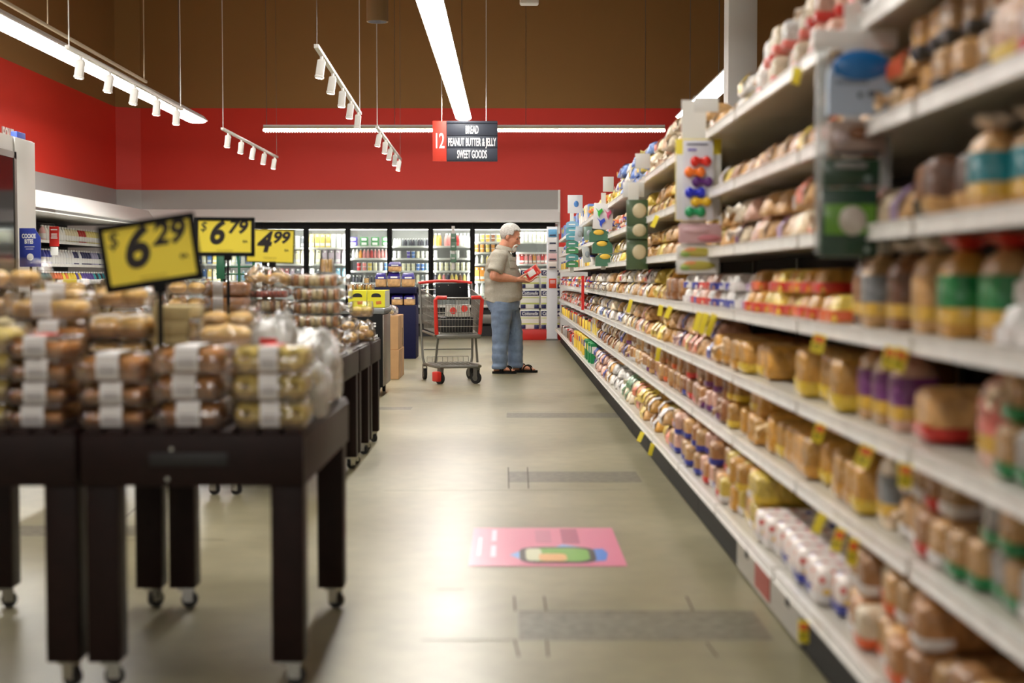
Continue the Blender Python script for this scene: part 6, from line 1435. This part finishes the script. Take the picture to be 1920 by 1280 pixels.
for p in bm_.polygons:
    c = HI @ p.center
    if abs(c.x - 0.094) < 0.02 and abs(c.y) < 0.024 and -0.082 < c.z < -0.057 and c.x > 0.086: p.material_index = 1
    elif c.x > 0.078 and abs(abs(c.y) - 0.03) < 0.012 and abs(c.z - 0.004) < 0.0055: p.material_index = 2
body = link('body', bm_, man)
# hair, brows, moustache and beard
mb = MB(); mb.ell((-0.014, 0, 0.042), (0.108, 0.085, 0.098), 36, 28, 0, HM)
keep = []
for f, m_ in zip(mb.f, mb.m):
    c = sum((HI @ mb.v[i] for i in f), Vector()) / len(f)
    lim = 0.085 if c.x > 0.045 else (0.02 if c.x > -0.005 else (0.0 if c.x > -0.035 else -0.075))
    if abs(c.y) < 0.03 and c.x > 0.03: lim = 0.092
    if c.z > lim: keep.append(f)
mb.f = keep; mb.m = [0] * len(keep)
ha = mb.build('hair', hairm, man, angle=180)
sol = ha.modifiers.new('thick', 'SOLIDIFY'); sol.thickness = 0.012; sol.offset = 0.3
mb = MB(); E = lambda c, r: mb.ell(c, r, 14, 9, 0, HM)
E((0.080, 0, -0.108), (0.030, 0.034, 0.030)); E((0.072, 0, -0.128), (0.024, 0.026, 0.024))
for s in (-1, 1): mb.tube([(0.102, s * 0.004, -0.053), (0.097, s * 0.022, -0.058), (0.084, s * 0.034, -0.075), (0.076, s * 0.032, -0.1)], [0.008, 0.010, 0.010, 0.009], 8, M=HM)
mb.build('beard', mat('white_beard', (226, 224, 218), 0.7, noise_amt=0.2, noise_scale=80, bump=0.5, bump_scale=90), man, angle=180)
mb = MB()
for s in (-1, 1): mb.tube([(0.098, s * 0.012, 0.028), (0.096, s * 0.03, 0.034), (0.082, s * 0.046, 0.028)], [0.005, 0.006, 0.004], 8, M=HM)
mb.build('eyebrow', mat('grey_brow', (150, 140, 130), 0.7), man, angle=180)
# shirt
mb = MB()
mb.loft([oval(0.835, -0.078, 0.222, 0.225), oval(0.90, -0.074, 0.222, 0.222), oval(1.0, -0.072, 0.218, 0.215), oval(1.12, -0.078, 0.214, 0.21), oval(1.22, -0.09, 0.196, 0.21), oval(1.31, -0.10, 0.166, 0.215), oval(1.38, -0.10, 0.128, 0.205), oval(1.43, -0.092, 0.098, 0.16), oval(1.458, -0.082, 0.082, 0.105)])
for S_, E_ in (((-0.105, -0.18, 1.375), (-0.172, -0.262, 1.175)), ((-0.095, 0.18, 1.375), (-0.13, 0.262, 1.175))):
    mb.ell(S_, (0.085, 0.07, 0.07), 16, 10)
    mb.tube([S_, lerp(S_, E_, 0.35), lerp(S_, E_, 0.7), E_], [0.082, 0.088, 0.090, 0.094], 18)
sm = remesh(mb, 0.010, 6, 0.5); sm.materials.append(shirtm)
for v in sm.vertices:      # cloth folds
    n_ = noise.noise((v.co.x * 7, v.co.y * 7, v.co.z * 11)) * 0.010 + noise.noise((v.co.x * 4, v.co.y * 4, v.co.z * 22)) * 0.006
    v.co += v.normal * n_
    if v.co.z < 0.87: v.co.z += 0.03 * math.sin(math.atan2(v.co.y, v.co.x + 0.078) * 2 + 1.57) * 0.6
shirt = link('shirt', sm, man)
mb = MB()      # collar
cr = []
for z, g in ((1.448, 0.092), (1.485, 0.084), (1.478, 0.096), (1.44, 0.115)):
    cr.append([(-0.072 + (0.012 if z < 1.47 else 0.02) + g * math.cos(a) * (1.05 if math.cos(a) > 0 else 0.95), g * math.sin(a), z - 0.022 * max(0, math.cos(a)) + 0.02 * max(0, -math.cos(a))) for a in [2 * math.pi * k / 28 for k in range(28)]])
mb.loft(cr, cap0=False, cap1=False); mb.build('collar', shirtm, shirt, angle=180)
mb = MB(); mb.rbox(-0.055, 0.055, -0.005, 0.006, -0.075, 0.055, 0.004, M=Matrix.Translation((0.035, -0.145, 1.30)) @ Matrix.Rotation(rad(46), 4, 'Z') @ Matrix.Rotation(rad(-12), 4, 'X')); mb.rbox(-0.057, 0.057, -0.011, -0.003, 0.012, 0.058, 0.003, M=Matrix.Translation((0.035, -0.145, 1.30)) @ Matrix.Rotation(rad(46), 4, 'Z') @ Matrix.Rotation(rad(-12), 4, 'X')); mb.build('chest_pocket', shirtm, shirt)
mb = MB()
for z, x in ((1.38, 0.028), (1.31, 0.066), (1.23, 0.105), (1.15, 0.135), (1.06, 0.146), (0.97, 0.148)): mb.ell((x + 0.004, -0.02, z), (0.006, 0.008, 0.008), 10, 6)
mb.build('button', mat('button', (120, 112, 98), 0.4), shirt)
mb = MB()
mb.tube([(0.022, -0.02, 1.40), (0.062, -0.022, 1.32), (0.106, -0.022, 1.22), (0.136, -0.022, 1.12), (0.148, -0.022, 1.0), (0.146, -0.022, 0.87)], 0.014, 6, flat=0.35); mb.build('placket', shirtm, shirt)
# jeans
mb = MB()
mb.loft([oval(0.98, -0.075, 0.185, 0.185), oval(0.90, -0.078, 0.192, 0.192), oval(0.82, -0.075, 0.195, 0.195), oval(0.74, -0.065, 0.175, 0.185)])
mb.tube([(-0.085, -0.10, 0.84), (-0.095, -0.10, 0.66), (-0.105, -0.10, 0.46), (-0.11, -0.10, 0.26), (-0.115, -0.10, 0.05)], [0.135, 0.122, 0.102, 0.094, 0.088], 20)
mb.tube([(-0.045, 0.10, 0.84), (0.01, 0.10, 0.66), (0.055, 0.10, 0.46), (0.07, 0.10, 0.26), (0.078, 0.10, 0.052)], [0.135, 0.122, 0.102, 0.095, 0.09], 20)
jm = remesh(mb, 0.010, 5, 0.5); jm.materials.append(jeanm)
for v in jm.vertices:
    z = v.co.z; k = 1.0 if z < 0.75 else 0.4
    v.co += v.normal * (noise.noise((v.co.x * 6, v.co.y * 6 + (3 if v.co.y > 0 else 0), z * 13)) * 0.012 * k + (0.008 * math.sin(z * 90) * max(0, 1 - z / 0.16) if z < 0.16 else 0))
jeans = link('jeans', jm, man)
mb = MB(); mb.rbox(-0.06, 0.06, -0.004, 0.004, -0.07, 0.06, 0.003, M=Matrix.Translation((-0.175, -0.165, 0.79)) @ Matrix.Rotation(rad(-38), 4, 'Z')); mb.build('back_pocket', jeanm, jeans)
# sandals
for hy, heel, toe in ((-0.10, -0.20, 0.085), (0.10, 0.025, 0.335)):
    L_ = toe - heel; mb = MB(); up = [(0, 0.022), (0.04, 0.036), (0.25, 0.04), (0.5, 0.042), (0.75, 0.054), (0.9, 0.05), (0.98, 0.03), (1.0, 0.012)]
    poly = [(heel + L_ * u, hy + w_) for u, w_ in up] + [(heel + L_ * u, hy - w_) for u, w_ in reversed(up)]
    mb.prism(poly, 0.0, 0.026, 'z'); sd = mb.build('sandal', black_m, man)
    mb = MB()
    for u, hh, tw in ((0.42, 0.076, 0.05), (0.66, 0.054, -0.06), (0.60, 0.060, 0.10)):
        w_ = 0.054 if u > 0.2 else 0.042
        mb.tube([(heel + L_ * u + tw * math.cos(a) * 0.5, hy + w_ * math.cos(a), 0.02 + hh * max(0, math.sin(a)) ** 0.8) for a in [math.pi * k / 10 for k in range(11)]], 0.02, 8, flat=0.42)
    mb.build('strap', black_m, sd)
# red package in his hands
M = Matrix.Translation((MX + 0.27, MY - 0.105, 1.18)) @ Matrix.Rotation(rad(-33), 4, 'Y')
t = thing('red_package', 'red package with white panel held in the hands of the man', 'package', M.translation, M.to_euler())
mb = MB(); mb.rbox(-0.085, 0.085, -0.03, 0.03, -0.06, 0.06, 0.005); mb.build('box', mat('glossy_red', (206, 36, 30), 0.3, coat=0.5), t)
mb = MB(); mb.rbox(-0.06, 0.03, -0.0315, -0.029, -0.035, 0.032, 0.001); mb.build('white_panel', paper_m, t)
mb = MB(); mb.rbox(0.068, 0.0862, -0.031, 0.031, -0.061, 0.061, 0.004); mb.rbox(0.04, 0.06, -0.0315, -0.029, -0.05, -0.02, 0.001); mb.build('end_print', mat('pale_red', (226, 120, 100), 0.4), t)

# ================================================================== LIGHT AND RENDER
w = bpy.data.worlds.new('world'); scene.world = w; w.use_nodes = True
w.node_tree.nodes['Background'].inputs['Color'].default_value = (1.0, 0.92, 0.8, 1); w.node_tree.nodes['Background'].inputs['Strength'].default_value = 0.12
def area(loc, rot, sx, sy, p, col=(1, 0.95, 0.87)):
    l = bpy.data.lights.new('area', 'AREA'); l.shape = 'RECTANGLE'; l.size = sx; l.size_y = sy; l.energy = p; l.color = col
    o = bpy.data.objects.new('area_light', l); C.objects.link(o); o.location = loc; o.rotation_euler = rot; return o
scene.view_settings.view_transform = 'Standard'; scene.view_settings.look = 'None'; scene.view_settings.gamma = 1.0
scene.view_settings.use_curve_mapping = False
scene.view_settings.exposure = 1.3
try: scene.cycles.transparent_max_bounces = 40
except Exception: pass
